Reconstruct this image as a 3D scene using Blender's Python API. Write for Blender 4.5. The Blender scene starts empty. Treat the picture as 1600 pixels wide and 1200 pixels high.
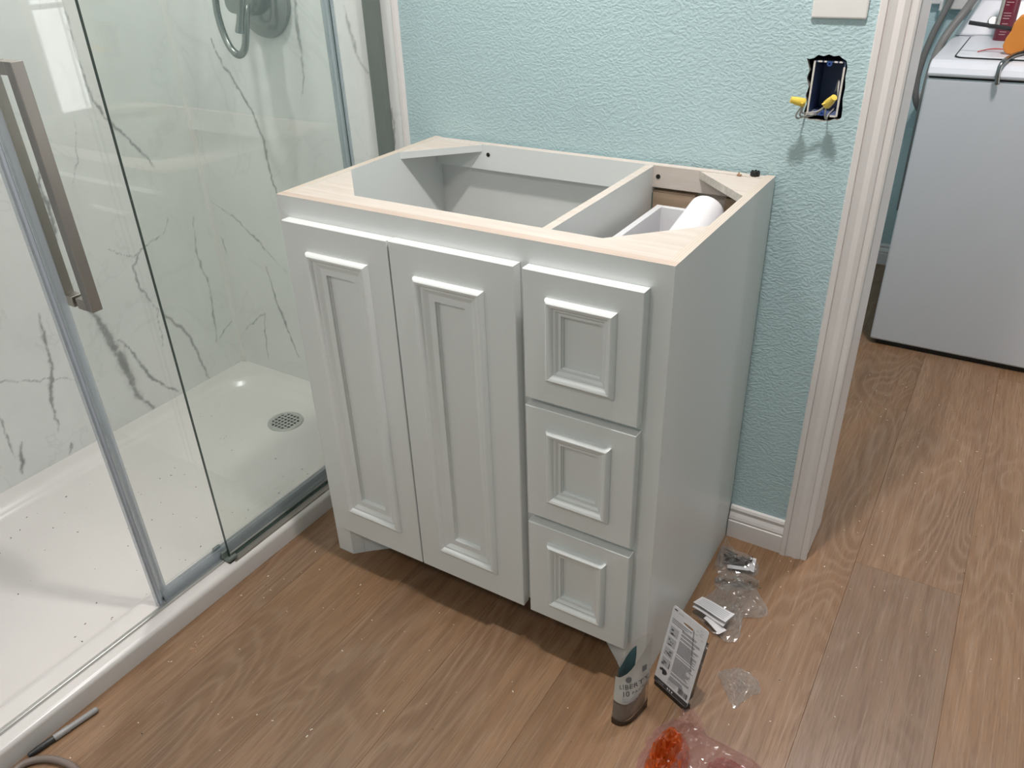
import bpy, math, random
from mathutils import Vector, Matrix, noise

# ------------------------------------------------------------------ camera, world, exposure
S = bpy.context.scene
COL = S.collection
CAM_R = (0.8531, 0.5210, -0.0295); CAM_U = (-0.2405, 0.4427, 0.8638); CAM_F = (-0.4631, 0.7298, -0.5029)
cam_data = bpy.data.cameras.new('camera'); cam = bpy.data.objects.new('camera', cam_data); COL.objects.link(cam)
cam_data.sensor_width = 36.0; cam_data.lens = 27.98; cam_data.clip_start = 0.02
cam.matrix_world = Matrix(((CAM_R[0], CAM_U[0], -CAM_F[0], 1.1131), (CAM_R[1], CAM_U[1], -CAM_F[1], -0.9795),
                           (CAM_R[2], CAM_U[2], -CAM_F[2], 1.2550), (0, 0, 0, 1)))
S.camera = cam
S.view_settings.view_transform = 'Standard'; S.view_settings.look = 'None'
S.view_settings.exposure = 0.0; S.view_settings.gamma = 1.0; S.view_settings.use_curve_mapping = False
S.cycles.transparent_max_bounces = 32
S.cycles.max_bounces = 10; S.cycles.diffuse_bounces = 6

world = bpy.data.worlds.new('daylight'); S.world = world; world.use_nodes = True
world.node_tree.nodes['Background'].inputs[0].default_value = (1.0, 0.98, 0.98, 1)
world.node_tree.nodes['Background'].inputs[1].default_value = 4.5

def lamp(name, loc, power, size, color):
    d = bpy.data.lights.new(name, 'AREA'); d.shape = 'DISK'; d.size = size; d.energy = power; d.color = color
    o = bpy.data.objects.new(name, d); COL.objects.link(o); o.location = loc
    return o
LAMP_VANITY = (0.77, -0.07, 2.27); LAMP_SHOWER = (-0.46, 0.04, 2.30); LAMP_LAUNDRY = (1.15, 1.12, 2.30); LAMP_FILL = (0.20, -1.60, 2.30)
lamp('bathroom_light', LAMP_VANITY, 23.0, 0.11, (1.0, 0.965, 0.925))
lamp('shower_light', LAMP_SHOWER, 12.5, 0.10, (1.0, 0.985, 0.965))
lamp('laundry_light', LAMP_LAUNDRY, 24.0, 0.22, (1.0, 0.93, 0.92))
lamp('fill_light', LAMP_FILL, 11.0, 0.30, (1.0, 0.915, 0.86))  # added fill lamp, out of view, to brighten the cabinet fronts

# ------------------------------------------------------------------ mesh helpers
RND = random.Random(7)
class MB:
    """collects faces (world or local coordinates) that become ONE mesh object"""
    def __init__(s): s.v = []; s.f = []; s.m = []
    def add(s, vs, fs, mi=0):
        o = len(s.v); s.v += [tuple(p) for p in vs]
        for f in fs: s.f.append(tuple(i + o for i in f)); s.m.append(mi)
        return s
    def box(s, x0, x1, y0, y1, z0, z1, mi=0, top=None, left=None, right=None, front=None):
        v = [(x0,y0,z0),(x1,y0,z0),(x1,y1,z0),(x0,y1,z0),(x0,y0,z1),(x1,y0,z1),(x1,y1,z1),(x0,y1,z1)]
        s.add(v, [(0,3,2,1)], mi); o = len(s.v) - 8
        for f, m in (((4,5,6,7), top), ((0,1,5,4), front), ((1,2,6,5), right), ((2,3,7,6), None), ((3,0,4,7), left)):
            s.f.append(tuple(i + o for i in f)); s.m.append(mi if m is None else m)
        return s
    def prism(s, poly, axis, a, b, mi=0, capmi=None):
        """extrude a 2D polygon: axis 'x' (poly=(y,z)), 'y' (poly=(x,z)), 'z' (poly=(x,y))"""
        def P(p, t): return {'x': (t, p[0], p[1]), 'y': (p[0], t, p[1]), 'z': (p[0], p[1], t)}[axis]
        n = len(poly); ar = sum(poly[i][0]*poly[(i+1)%n][1]-poly[(i+1)%n][0]*poly[i][1] for i in range(n))
        if (ar < 0) != (axis == 'y'): poly = poly[::-1]
        v = [P(p, a) for p in poly] + [P(p, b) for p in poly]
        fs = [(i, (i+1)%n, n+(i+1)%n, n+i) for i in range(n)]
        s.add(v, fs, mi); o = len(s.v) - 2*n
        for f in (tuple(range(n-1,-1,-1)), tuple(range(n,2*n))):
            s.f.append(tuple(i+o for i in f)); s.m.append(mi if capmi is None else capmi)
        return s
    def tube(s, pts, r, seg=10, mi=0, cap=True, closed=False):
        pts = [Vector(p) for p in pts]; n = len(pts); rr = r if isinstance(r, (list, tuple)) else [r]*n
        up = Vector((0.137, 0.211, 0.968)); vs = []
        ref = None
        for i, p in enumerate(pts):
            a = pts[(i-1) % n] if (closed or i > 0) else p; b = pts[(i+1) % n] if (closed or i < n-1) else p
            t = (b - a).normalized()
            if ref is None:
                ref = t.cross(up)
                if ref.length < 0.05: ref = t.cross(Vector((1,0,0)))
            ref = (ref - t*ref.dot(t)).normalized(); q = t.cross(ref)
            for k in range(seg):
                w = 2*math.pi*k/seg; vs.append(p + (ref*math.cos(w) + q*math.sin(w))*rr[i])
        fs = []
        for i in range(n if closed else n-1):
            for k in range(seg):
                a = i*seg+k; b = i*seg+(k+1)%seg; j = ((i+1)%n)*seg
                fs.append((a, b, j+(k+1)%seg, j+k))
        if cap and not closed: fs += [tuple(range(seg-1,-1,-1)), tuple(range((n-1)*seg, n*seg))]
        return s.add(vs, fs, mi)
    def lathe(s, prof, seg=24, origin=(0,0,0), axis=(0,0,1), mi=0):
        """prof = [(radius, height)] spun about axis"""
        ax = Vector(axis).normalized(); a = ax.orthogonal().normalized(); b = ax.cross(a); O = Vector(origin); vs = []; fs = []
        for r, h in prof:
            for k in range(seg):
                w = 2*math.pi*k/seg; vs.append(O + ax*h + (a*math.cos(w)+b*math.sin(w))*r)
        for i in range(len(prof)-1):
            for k in range(seg):
                fs.append((i*seg+k, i*seg+(k+1)%seg, (i+1)*seg+(k+1)%seg, (i+1)*seg+k))
        fs += [tuple(range(seg-1,-1,-1)), tuple(range((len(prof)-1)*seg, len(prof)*seg))]
        return s.add(vs, fs, mi)
    def build(s, name, mats, parent=None, smooth=False, bevel=0.0, seg=2, angle=None):
        me = bpy.data.meshes.new(name)
        off = parent_world(parent) if parent is not None else Vector((0,0,0))
        me.from_pydata([tuple(Vector(p) - off) for p in s.v], [], s.f)
        mats = mats if isinstance(mats, (list, tuple)) else [mats]
        for m in mats: me.materials.append(M[m] if isinstance(m, str) else m)
        me.polygons.foreach_set('material_index', s.m)
        if smooth: me.polygons.foreach_set('use_smooth', [True]*len(me.polygons))
        me.update()
        o = bpy.data.objects.new(name, me); COL.objects.link(o)
        if parent is not None: o.parent = parent
        if bevel:
            b = o.modifiers.new('bevel', 'BEVEL'); b.width = bevel; b.segments = seg; b.limit_method = 'ANGLE'; b.angle_limit = math.radians(40)
        if smooth and angle is not None:
            try: me.set_sharp_from_angle(angle=math.radians(angle))
            except Exception: pass
        return o
def parent_world(p):
    v = Vector((0,0,0))
    while p is not None: v += p.location; p = p.parent
    return v
def tag(o, label=None, cat=None, group=None, kind=None):
    if label: o['label'] = label
    if cat: o['category'] = cat
    if group: o['group'] = group
    if kind: o['kind'] = kind
    return o
def thing(name, loc, label, cat, group=None):
    o = bpy.data.objects.new(name, None); COL.objects.link(o); o.location = loc; o.empty_display_size = 0.05
    return tag(o, label, cat, group)
def struct(o): o['kind'] = 'structure'; return o
def spline(pts, n=8, closed=False):
    P = [Vector(p) for p in pts]; out = []; N = len(P)
    for i in range(N if closed else N-1):
        p0 = P[(i-1)%N] if (closed or i>0) else P[i]*2-P[i+1]; p1 = P[i]; p2 = P[(i+1)%N]
        p3 = P[(i+2)%N] if (closed or i<N-2) else p2*2-p1
        for k in range(n):
            t = k/n; out.append(0.5*((2*p1)+(p2-p0)*t+(2*p0-5*p1+4*p2-p3)*t*t+(3*p1-p0-3*p2+p3)*t**3))
    if not closed: out.append(P[-1])
    return out

# ------------------------------------------------------------------ materials
M = {}
class NT:
    def __init__(s, name):
        s.mat = bpy.data.materials.new(name); s.mat.use_nodes = True; s.t = s.mat.node_tree; s.n = s.t.nodes; s.l = s.t.links
        s.bsdf = s.n['Principled BSDF']; s.out = s.n['Material Output']; M[name] = s.mat
    def node(s, typ, **kw):
        n = s.n.new(typ)
        for k, v in kw.items():
            if hasattr(n, k): setattr(n, k, v)
        return n
    def set(s, node, **inputs):
        for k, v in inputs.items():
            sock = node.inputs[k.replace('_', ' ')] if k.replace('_', ' ') in node.inputs else node.inputs[int(k[1:])]
            if hasattr(v, 'is_output') or isinstance(v, bpy.types.NodeSocket): s.l.new(v, sock)
            else: sock.default_value = v
        return node
    def coords(s, scale=(1,1,1), kind='Object', add=None):
        c = s.node('ShaderNodeTexCoord').outputs[kind]
        if add is not None:
            a = s.node('ShaderNodeVectorMath', operation='ADD'); s.l.new(c, a.inputs[0]); s.l.new(add, a.inputs[1]); c = a.outputs[0]
        m = s.node('ShaderNodeMapping'); m.inputs['Scale'].default_value = scale; s.l.new(c, m.inputs[0]); return m.outputs[0]
    def noise(s, vec, scale=5, detail=3, rough=0.55, dist=0.0):
        n = s.node('ShaderNodeTexNoise'); s.l.new(vec, n.inputs['Vector'])
        n.inputs['Scale'].default_value = scale; n.inputs['Detail'].default_value = detail; n.inputs['Roughness'].default_value = rough; n.inputs['Distortion'].default_value = dist
        return n.outputs['Fac']
    def ramp(s, fac, stops, interp='LINEAR'):
        r = s.node('ShaderNodeValToRGB'); r.color_ramp.interpolation = interp; e = r.color_ramp.elements
        while len(e) < len(stops): e.new(0.5)
        for i, (p, c) in enumerate(stops):
            e[i].position = p; e[i].color = (c, c, c, 1) if not hasattr(c, '__len__') else (*c, 1)
        s.l.new(fac, r.inputs[0]); return r.outputs[0]
    def math(s, op, a, b=None, c=None, clamp=False):
        n = s.node('ShaderNodeMath', operation=op); n.use_clamp = clamp
        for i, v in enumerate((a, b, c)):
            if v is None: continue
            if isinstance(v, bpy.types.NodeSocket): s.l.new(v, n.inputs[i])
            else: n.inputs[i].default_value = v
        return n.outputs[0]
    def mix(s, fac, a, b):
        n = s.node('ShaderNodeMix', data_type='RGBA')
        for k, v in ((0, fac), (6, a), (7, b)):
            if isinstance(v, bpy.types.NodeSocket): s.l.new(v, n.inputs[k])
            else: n.inputs[k].default_value = v if k == 0 else (*v, 1)
        return n.outputs[2]
    def bump(s, h, strength=0.3, dist=0.002):
        b = s.node('ShaderNodeBump'); b.inputs['Strength'].default_value = strength; b.inputs['Distance'].default_value = dist
        s.l.new(h, b.inputs['Height']); s.l.new(b.outputs[0], s.bsdf.inputs['Normal']); return b
    def base(s, v):
        if isinstance(v, bpy.types.NodeSocket): s.l.new(v, s.bsdf.inputs['Base Color'])
        else: s.bsdf.inputs['Base Color'].default_value = (*v, 1)
    def prop(s, **kw):
        for k, v in kw.items():
            k = k.replace('_', ' ')
            if isinstance(v, bpy.types.NodeSocket): s.l.new(v, s.bsdf.inputs[k])
            else: s.bsdf.inputs[k].default_value = v
def simple(name, col, rough=0.5, metal=0.0, spec=0.5, vary=0.04, bump=0.0, bscale=60, bdist=0.0006):
    t = NT(name); c = t.coords(); n = t.noise(c, 9, 3)
    d = tuple(max(0, x*(1-vary*2)) for x in col); t.base(t.mix(n, d, tuple(min(1, x*(1+vary*0.5)) for x in col)))
    t.prop(Roughness=rough, Metallic=metal); t.bsdf.inputs['Specular IOR Level'].default_value = spec
    if bump: t.bump(t.noise(c, bscale, 3), bump, bdist)
    return t
def film(name, tint, milk, milkcol, rough=0.12, spec=1.0):
    """clear plastic or glass: transparent + fresnel gloss + a little milky diffuse"""
    t = NT(name); t.n.remove(t.bsdf)
    tr = t.node('ShaderNodeBsdfTransparent'); tr.inputs[0].default_value = (*tint, 1)
    gl = t.node('ShaderNodeBsdfGlossy'); gl.inputs['Roughness'].default_value = rough
    df = t.node('ShaderNodeBsdfDiffuse'); df.inputs[0].default_value = (*milkcol, 1)
    lw = t.node('ShaderNodeLayerWeight'); lw.inputs['Blend'].default_value = 0.5
    fr = t.math('ADD', t.math('MULTIPLY', t.math('POWER', lw.outputs['Facing'], 5.0), 0.95), 0.045)   # Schlick, the same from both faces
    m1 = t.node('ShaderNodeMixShader'); m1.inputs[0].default_value = milk; t.l.new(tr.outputs[0], m1.inputs[1]); t.l.new(df.outputs[0], m1.inputs[2])
    f2 = t.math('MULTIPLY', fr, spec, clamp=True)
    m2 = t.node('ShaderNodeMixShader'); t.l.new(f2, m2.inputs[0]); t.l.new(m1.outputs[0], m2.inputs[1]); t.l.new(gl.outputs[0], m2.inputs[2])
    t.l.new(m2.outputs[0], t.out.inputs[0]); return t

def wall_paint(name, col):
    t = NT(name); c = t.coords()
    w = t.noise(c, 14, 2); dv = t.node('ShaderNodeVectorMath', operation='SCALE'); 
    cmb = t.node('ShaderNodeCombineXYZ'); t.l.new(w, cmb.inputs[0]); t.l.new(w, cmb.inputs[2]); t.l.new(cmb.outputs[0], dv.inputs[0]); dv.inputs['Scale'].default_value = 0.03
    ad = t.node('ShaderNodeVectorMath', operation='ADD'); t.l.new(c, ad.inputs[0]); t.l.new(dv.outputs[0], ad.inputs[1])
    mp = t.node('ShaderNodeMapping'); mp.inputs['Scale'].default_value = (1.0, 1.0, 1.5); t.l.new(ad.outputs[0], mp.inputs[0])
    a = t.noise(mp.outputs[0], 150, 1.6, 0.5, 0.15); h = t.ramp(a, [(0.42, 0.0), (0.56, 0.7), (0.66, 1.0)], 'EASE')
    fine = t.noise(c, 330, 2); hh = t.math('ADD', h, t.math('MULTIPLY', fine, 0.10))
    t.bump(hh, 0.40, 0.0016)
    big = t.noise(c, 3, 2); t.base(t.mix(big, tuple(x*0.95 for x in col), col)); t.prop(Roughness=0.42)
    t.bsdf.inputs['Specular IOR Level'].default_value = 0.45
wall_paint('aqua_paint', (0.485, 0.632, 0.660))
wall_paint('ceiling_paint', (0.82, 0.81, 0.79))

def floor_wood():
    t = NT('oak_plank')
    info = t.node('ShaderNodeObjectInfo'); rnd = info.outputs['Random']; tone = t.node('ShaderNodeSeparateColor'); t.l.new(info.outputs['Color'], tone.inputs[0])
    off = t.node('ShaderNodeCombineXYZ'); t.l.new(t.math('MULTIPLY', rnd, 13.7), off.inputs[0]); t.l.new(t.math('MULTIPLY', rnd, 57.3), off.inputs[1]); t.l.new(t.math('MULTIPLY', rnd, 7.9), off.inputs[2])
    lo = t.coords((5.2, 1.15, 1), add=off.outputs[0]); ob = t.coords((1,1,1), add=off.outputs[0])
    h = t.noise(lo, 1.0, 2.2, 0.42, 0.35)
    st = t.coords((26, 1.6, 1), add=off.outputs[0]); wob = t.noise(st, 1.0, 3, 0.6)
    hh = t.math('ADD', t.math('MULTIPLY', h, 22.0), t.math('MULTIPLY', wob, 1.3))
    fr = t.math('FRACT', hh)
    line = t.ramp(fr, [(0.0, 0.85), (0.14, 1.0), (0.36, 0.18), (0.72, 0.0), (0.93, 0.3), (1.0, 0.85)])
    pore = t.noise(t.coords((300, 11, 1), add=off.outputs[0]), 1.0, 3, 0.75)
    pores = t.ramp(pore, [(0.46, 0.0), (0.62, 1.0)]); white = t.ramp(t.noise(t.coords((230, 7, 3), add=off.outputs[0]), 1.0, 3, 0.75), [(0.52, 0.0), (0.66, 1.0)])
    streak = t.noise(t.coords((34, 0.9, 1), add=off.outputs[0]), 1.0, 4, 0.6)
    blotch = t.noise(t.coords((4, 1.6, 1), add=off.outputs[0]), 1.0, 3, 0.55)
    c1 = t.mix(t.ramp(streak, [(0.3, 0.0), (0.7, 1.0)]), (0.262, 0.150, 0.088), (0.372, 0.228, 0.140))
    c2 = t.mix(t.math('MULTIPLY', t.ramp(blotch, [(0.44, 0.0), (0.66, 1.0)]), 0.58), c1, (0.185, 0.115, 0.075))
    amt = t.math('MULTIPLY', t.math('MULTIPLY', line, t.math('ADD', t.math('MULTIPLY', pores, 0.7), 0.3)), t.math('ADD', t.math('MULTIPLY', t.ramp(blotch, [(0.35, 0.1), (0.65, 1.0)]), 0.52), 0.05))
    c3 = t.mix(amt, c2, (0.52, 0.375, 0.275))
    c4 = t.mix(t.math('MULTIPLY', pores, 0.42), c3, (0.145, 0.088, 0.055)); c4 = t.mix(t.math('MULTIPLY', white, 0.26), c4, (0.52, 0.385, 0.285))
    var = t.node('ShaderNodeHueSaturation'); t.l.new(c4, var.inputs['Color'])
    t.l.new(tone.outputs[0], var.inputs['Value']); t.l.new(tone.outputs[1], var.inputs['Saturation'])
    t.base(var.outputs[0]); t.prop(Roughness=t.math('ADD', t.math('MULTIPLY', pores, 0.16), 0.36)); t.bump(t.math('ADD', line, pores), 0.12, 0.0004)
floor_wood()

def marble():
    t = NT('marble_panel'); c = t.coords()
    at = t.node('ShaderNodeAttribute', attribute_name='vein').outputs['Fac']
    n1 = t.noise(c, 42, 4, 0.65); n2 = t.noise(c, 7, 4, 0.6, 0.7)
    v = t.math('MULTIPLY', at, t.ramp(n1, [(0.28, 0.25), (0.62, 1.0)]))
    v = t.ramp(v, [(0.06, 0.0), (0.45, 0.75), (0.85, 1.0)])
    cloud = t.ramp(n2, [(0.42, 0.0), (0.75, 1.0)])
    base = t.mix(t.math('MULTIPLY', cloud, 0.5), (0.775, 0.775, 0.765), (0.675, 0.675, 0.668))
    n3 = t.noise(c, 2.6, 5, 0.55, 1.2); rid = t.math('ABSOLUTE', t.math('SUBTRACT', n3, 0.5)); hair = t.ramp(rid, [(0.0, 1.0), (0.012, 0.0)])
    base = t.mix(t.math('MULTIPLY', hair, 0.16), base, (0.42, 0.42, 0.42))
    t.base(t.mix(t.math('MULTIPLY', v, 0.86), base, (0.19, 0.19, 0.195))); t.prop(Roughness=0.16); t.bsdf.inputs['Specular IOR Level'].default_value = 0.5
marble()

def raw_wood(name, a, b, stripes=None):
    t = NT(name); c = t.coords((3, 40, 30) if stripes is None else (1,1,1))
    n = t.noise(c, 3, 4, 0.6)
    col = t.mix(t.ramp(n, [(0.3, 0.0), (0.7, 1.0)]), a, b)
    if stripes:
        s = t.node('ShaderNodeSeparateXYZ'); t.l.new(t.coords(), s.inputs[0])
        w = t.math('SINE', t.math('MULTIPLY', s.outputs[0], 1450.0)); col = t.mix(t.math('MULTIPLY', t.ramp(w, [(0.55, 0.0), (0.9, 1.0)]), 0.55), col, stripes)
    t.base(col); t.prop(Roughness=0.7)
raw_wood('raw_wood', (0.555, 0.475, 0.42), (0.63, 0.56, 0.51))
raw_wood('raw_wood_pink', (0.50, 0.385, 0.325), (0.56, 0.455, 0.39))
simple('seal_core', (0.47, 0.50, 0.57), 0.25)
raw_wood('raw_plywood_edge', (0.57, 0.485, 0.41), (0.63, 0.555, 0.49), (0.45, 0.33, 0.24))
raw_wood('brown_board', (0.36, 0.26, 0.18), (0.46, 0.34, 0.24))
raw_wood('gray_ply', (0.44, 0.40, 0.35), (0.62, 0.57, 0.51))

t = NT('cabinet_paint'); c = t.coords(); n = t.noise(c, 4, 3)
t.base(t.mix(n, (0.755, 0.765, 0.760), (0.78, 0.79, 0.785))); t.prop(Roughness=0.34); t.bump(t.noise(t.coords((260, 260, 12)), 1.0, 3), 0.10, 0.0004)
t.bsdf.inputs['Specular IOR Level'].default_value = 0.5
simple('cabinet_inside', (0.72, 0.72, 0.71), 0.5)
simple('trim_paint', (0.81, 0.755, 0.74), 0.38, bump=0.08, bscale=90)
simple('white_plastic', (0.78, 0.75, 0.73), 0.3)
simple('pan_acrylic', (0.665, 0.632, 0.615), 0.24, vary=0.02)
simple('drawer_melamine', (0.76, 0.75, 0.77), 0.4, vary=0.02)
simple('paper_white', (0.80, 0.78, 0.81), 0.6, vary=0.02)
simple('card_white', (0.70, 0.68, 0.70), 0.5, vary=0.02)
simple('brushed_nickel', (0.40, 0.36, 0.33), 0.34, metal=0.9, vary=0.05)
simple('dark_steel', (0.30, 0.29, 0.28), 0.25, metal=0.9)
simple('drain_steel', (0.46, 0.46, 0.44), 0.3, metal=0.25)
simple('chrome', (0.62, 0.62, 0.61), 0.15, metal=1.0)
simple('satin_steel', (0.55, 0.54, 0.52), 0.28, metal=0.9)
simple('channel_metal', (0.175, 0.20, 0.185), 0.35, metal=0.1)
simple('valve_nickel', (0.30, 0.31, 0.30), 0.26, metal=0.85)
simple('glass_edge', (0.035, 0.060, 0.050), 0.12)
simple('black_plastic', (0.012, 0.012, 0.012), 0.45)
simple('dark_gap', (0.01, 0.009, 0.008), 0.9)
simple('washer_enamel', (0.70, 0.70, 0.735), 0.28, vary=0.015)
simple('hose_gray', (0.20, 0.19, 0.18), 0.5)
simple('box_blue', (0.10, 0.135, 0.26), 0.45)
simple('tab_blue', (0.03, 0.08, 0.28), 0.45)
simple('rim_white', (0.72, 0.68, 0.64), 0.7, bump=0.3, bscale=300)
simple('gypsum', (0.45, 0.42, 0.37), 0.95, vary=0.3, bump=0.6, bscale=200)
simple('wire_gray', (0.42, 0.40, 0.38), 0.4)
simple('wire_nut_yellow', (0.86, 0.62, 0.10), 0.38)
simple('tube_red', (0.17, 0.014, 0.032), 0.3)
simple('print_pale', (0.62, 0.45, 0.44), 0.5)
simple('clamp_orange', (0.72, 0.25, 0.04), 0.4)
simple('wire_red', (0.55, 0.05, 0.04), 0.4)
simple('print_dark', (0.05, 0.05, 0.055), 0.6)
simple('print_gray', (0.18, 0.18, 0.20), 0.6)
simple('print_light_gray', (0.46, 0.46, 0.48), 0.6)
simple('pouch_white', (0.58, 0.57, 0.54), 0.4)
simple('pouch_teal', (0.10, 0.20, 0.23), 0.4)
simple('pouch_contents', (0.22, 0.185, 0.16), 0.5, vary=0.3, bump=0.5, bscale=70, bdist=0.003)
simple('pouch_base', (0.040, 0.022, 0.016), 0.35)
simple('screw_bronze', (0.055, 0.042, 0.036), 0.35, metal=0.6)
simple('hardware_brass', (0.28, 0.15, 0.08), 0.3, metal=0.6)
simple('marker_gray', (0.30, 0.29, 0.29), 0.35)
simple('marker_dark', (0.03, 0.03, 0.032), 0.4)
simple('supply_hose', (0.21, 0.165, 0.145), 0.42, vary=0.1)
simple('speck_white', (0.75, 0.70, 0.62), 0.8)
simple('speck_dark', (0.06, 0.045, 0.035), 0.8)
simple('wood_shaving', (0.40, 0.24, 0.15), 0.8)
simple('lamp_body', (0.8, 0.8, 0.8), 0.4)
film('shower_glass', (0.964, 0.978, 0.968), 0.010, (0.5, 0.58, 0.54), 0.008, 1.15)
film('door_seal', (0.90, 0.92, 0.95), 0.36, (0.60, 0.64, 0.68), 0.15, 1.0)
film('clear_film', (0.975, 0.97, 0.965), 0.085, (0.72, 0.68, 0.66), 0.16, 1.7)
film('pink_film', (0.93, 0.82, 0.79), 0.13, (0.64, 0.43, 0.39), 0.16, 1.4)
film('red_film', (0.80, 0.40, 0.36), 0.25, (0.50, 0.15, 0.13), 0.18, 1.1)
film('orange_film', (0.86, 0.30, 0.08), 0.45, (0.55, 0.11, 0.02), 0.10, 1.5)
film('dark_blister', (0.25, 0.22, 0.21), 0.3, (0.05, 0.04, 0.04), 0.08, 1.3)
film('window_glass', (0.97, 0.98, 0.98), 0.0, (0.5, 0.5, 0.5), 0.01, 1.0)
# ------------------------------------------------------------------ the setting
WALL_Y = 0.495; CEIL = 2.40; ROOM_X1 = 2.60; ROOM_Y0 = -2.30; LAU_Y1 = 2.40; LAU_X0 = 0.30; LAU_X1 = 2.605
DOOR_X0 = 0.945; DOOR_X1 = 1.72; DOOR_Z = 2.04; MARBLE_X = -0.845

# floor: sub-floor slab and one object per plank
sub = struct(MB().box(-0.95, LAU_X1+0.1, ROOM_Y0-0.1, LAU_Y1+0.1, -0.06, -0.006).build('floor', 'dark_gap'))
def plank_mesh(w, l):
    b = MB(); c = 0.0004; z0 = -0.006; x = w/2-0.00015; y = l/2-0.00015
    v = [(-x,-y,z0),(x,-y,z0),(x,y,z0),(-x,y,z0),(-x,-y,-c),(x,-y,-c),(x,y,-c),(-x,y,-c),(-x+c,-y+c,0),(x-c,-y+c,0),(x-c,y-c,0),(-x+c,y-c,0)]
    f = [(0,3,2,1),(8,9,10,11)]
    for k in range(4):
        n = (k+1)%4; f += [(k,n,4+n,4+k),(4+k,4+n,8+n,8+k)]
    b.add(v, f); me = bpy.data.meshes.new('plank'); me.from_pydata(b.v, [], b.f); me.materials.append(M['oak_plank']); me.update(); return me
PW, PL, PX = 0.2115, 1.80, 0.1935
full = plank_mesh(PW, PL); x_first = PX - PW; narrow = plank_mesh(x_first + 0.125, PL)
starts = {-2: -2.95, -1: -2.62, 0: -3.15, 1: -2.75, 2: -3.40, 3: -2.35, 4: 0.537-PL*2, 5: -2.02, 6: -2.35, 7: -2.7, 8: -2.45, 9: -3.1, 10: -2.8, 11: -2.6}
for k in range(-2, 12):
    y = starts.get(k, -2.9)
    x = PX + PW*k + PW/2; me = full
    if k == -2: x = (x_first - 0.125)/2 ; me = narrow
    elif k < -2: continue
    if k >= -1 and x - PW/2 > LAU_X1: continue
    while y < LAU_Y1:
        if y + PL > ROOM_Y0:
            o = bpy.data.objects.new('plank', me); COL.objects.link(o); o.parent = sub; o.location = (x, y + PL/2, 0)
            v_, s_ = RND.uniform(0.75, 0.84), RND.uniform(1.08, 1.20)
            if k == 4 and abs(y+PL-0.537) < 0.01: v_, s_ = 0.70, 0.98
            if k == 4 and abs(y-0.537) < 0.01: v_, s_ = 0.82, 1.08
            o.color = (v_, s_, 0, 1)                  # tone of this board (value, saturation)
        y += PL

# back wall with the ragged hole cut for the electrical box
HX0, HX1, HZ0, HZ1 = 0.735, 0.888, 0.905, 1.080
wb = MB(); Y0, Y1 = WALL_Y, 0.612
for (a, b, c, d) in ((-0.95, HX0, 0, CEIL), (HX1, DOOR_X0-0.012, 0, CEIL), (HX0, HX1, 0, HZ0), (HX0, HX1, HZ1, CEIL), (DOOR_X0-0.012, DOOR_X1+0.012, DOOR_Z+0.012, CEIL), (DOOR_X1+0.012, LAU_X1+0.1, 0, CEIL)):
    wb.box(a, b, Y0, Y1, c, d)
hole = [(0.787,1.037),(0.785,1.041),(0.791,1.040),(0.797,1.042),(0.803,1.047),(0.812,1.0455),(0.820,1.0485),(0.828,1.046),(0.836,1.0475),(0.843,1.043),(0.849,1.040),(0.852,1.030),(0.8515,1.015),(0.854,0.998),(0.853,0.980),(0.8555,0.965),(0.856,0.950),(0.851,0.945),(0.845,0.9465),(0.838,0.943),(0.828,0.9415),(0.815,0.943),(0.803,0.9425),(0.795,0.946),(0.7935,0.956),(0.796,0.968),(0.7925,0.982),(0.795,0.996),(0.790,1.010),(0.7925,1.022)]
hc = (0.822, 0.994); ring = []
for hx, hz in hole:
    dx, dz = hx-hc[0], hz-hc[1]; tx = ((HX1 if dx > 0 else HX0)-hc[0])/dx if dx else 9; tz = ((HZ1 if dz > 0 else HZ0)-hc[1])/dz if dz else 9
    q = min(tx, tz); ring.append((hc[0]+dx*q, hc[1]+dz*q))
cor = [(HX0,HZ1),(HX1,HZ1),(HX1,HZ0),(HX0,HZ0)]; n = len(hole)
for i in range(n):
    j = (i+1) % n; a, b = ring[i], ring[j]; poly = [(hole[i][0],Y0,hole[i][1]), (a[0],Y0,a[1])]
    for cx, cz in cor:
        if (abs(a[0]-cx) < 1e-6 or abs(a[1]-cz) < 1e-6) and (abs(b[0]-cx) < 1e-6 or abs(b[1]-cz) < 1e-6) and abs(a[0]-b[0]) > 1e-6 and abs(a[1]-b[1]) > 1e-6: poly.append((cx,Y0,cz))
    poly += [(b[0],Y0,b[1]), (hole[j][0],Y0,hole[j][1])]
    wb.add(poly, [tuple(range(len(poly)))])
    wb.add([(hole[i][0],Y0,hole[i][1]),(hole[j][0],Y0,hole[j][1]),(hole[j][0],Y0+0.013,hole[j][1]),(hole[i][0],Y0+0.013,hole[i][1])], [(0,1,2,3)], 1)
wb.box(HX0, HX1, Y1-0.006, Y1, HZ0, HZ1, 2)
struct(wb.build('wall_back', ['aqua_paint', 'gypsum', 'dark_gap']))

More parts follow.
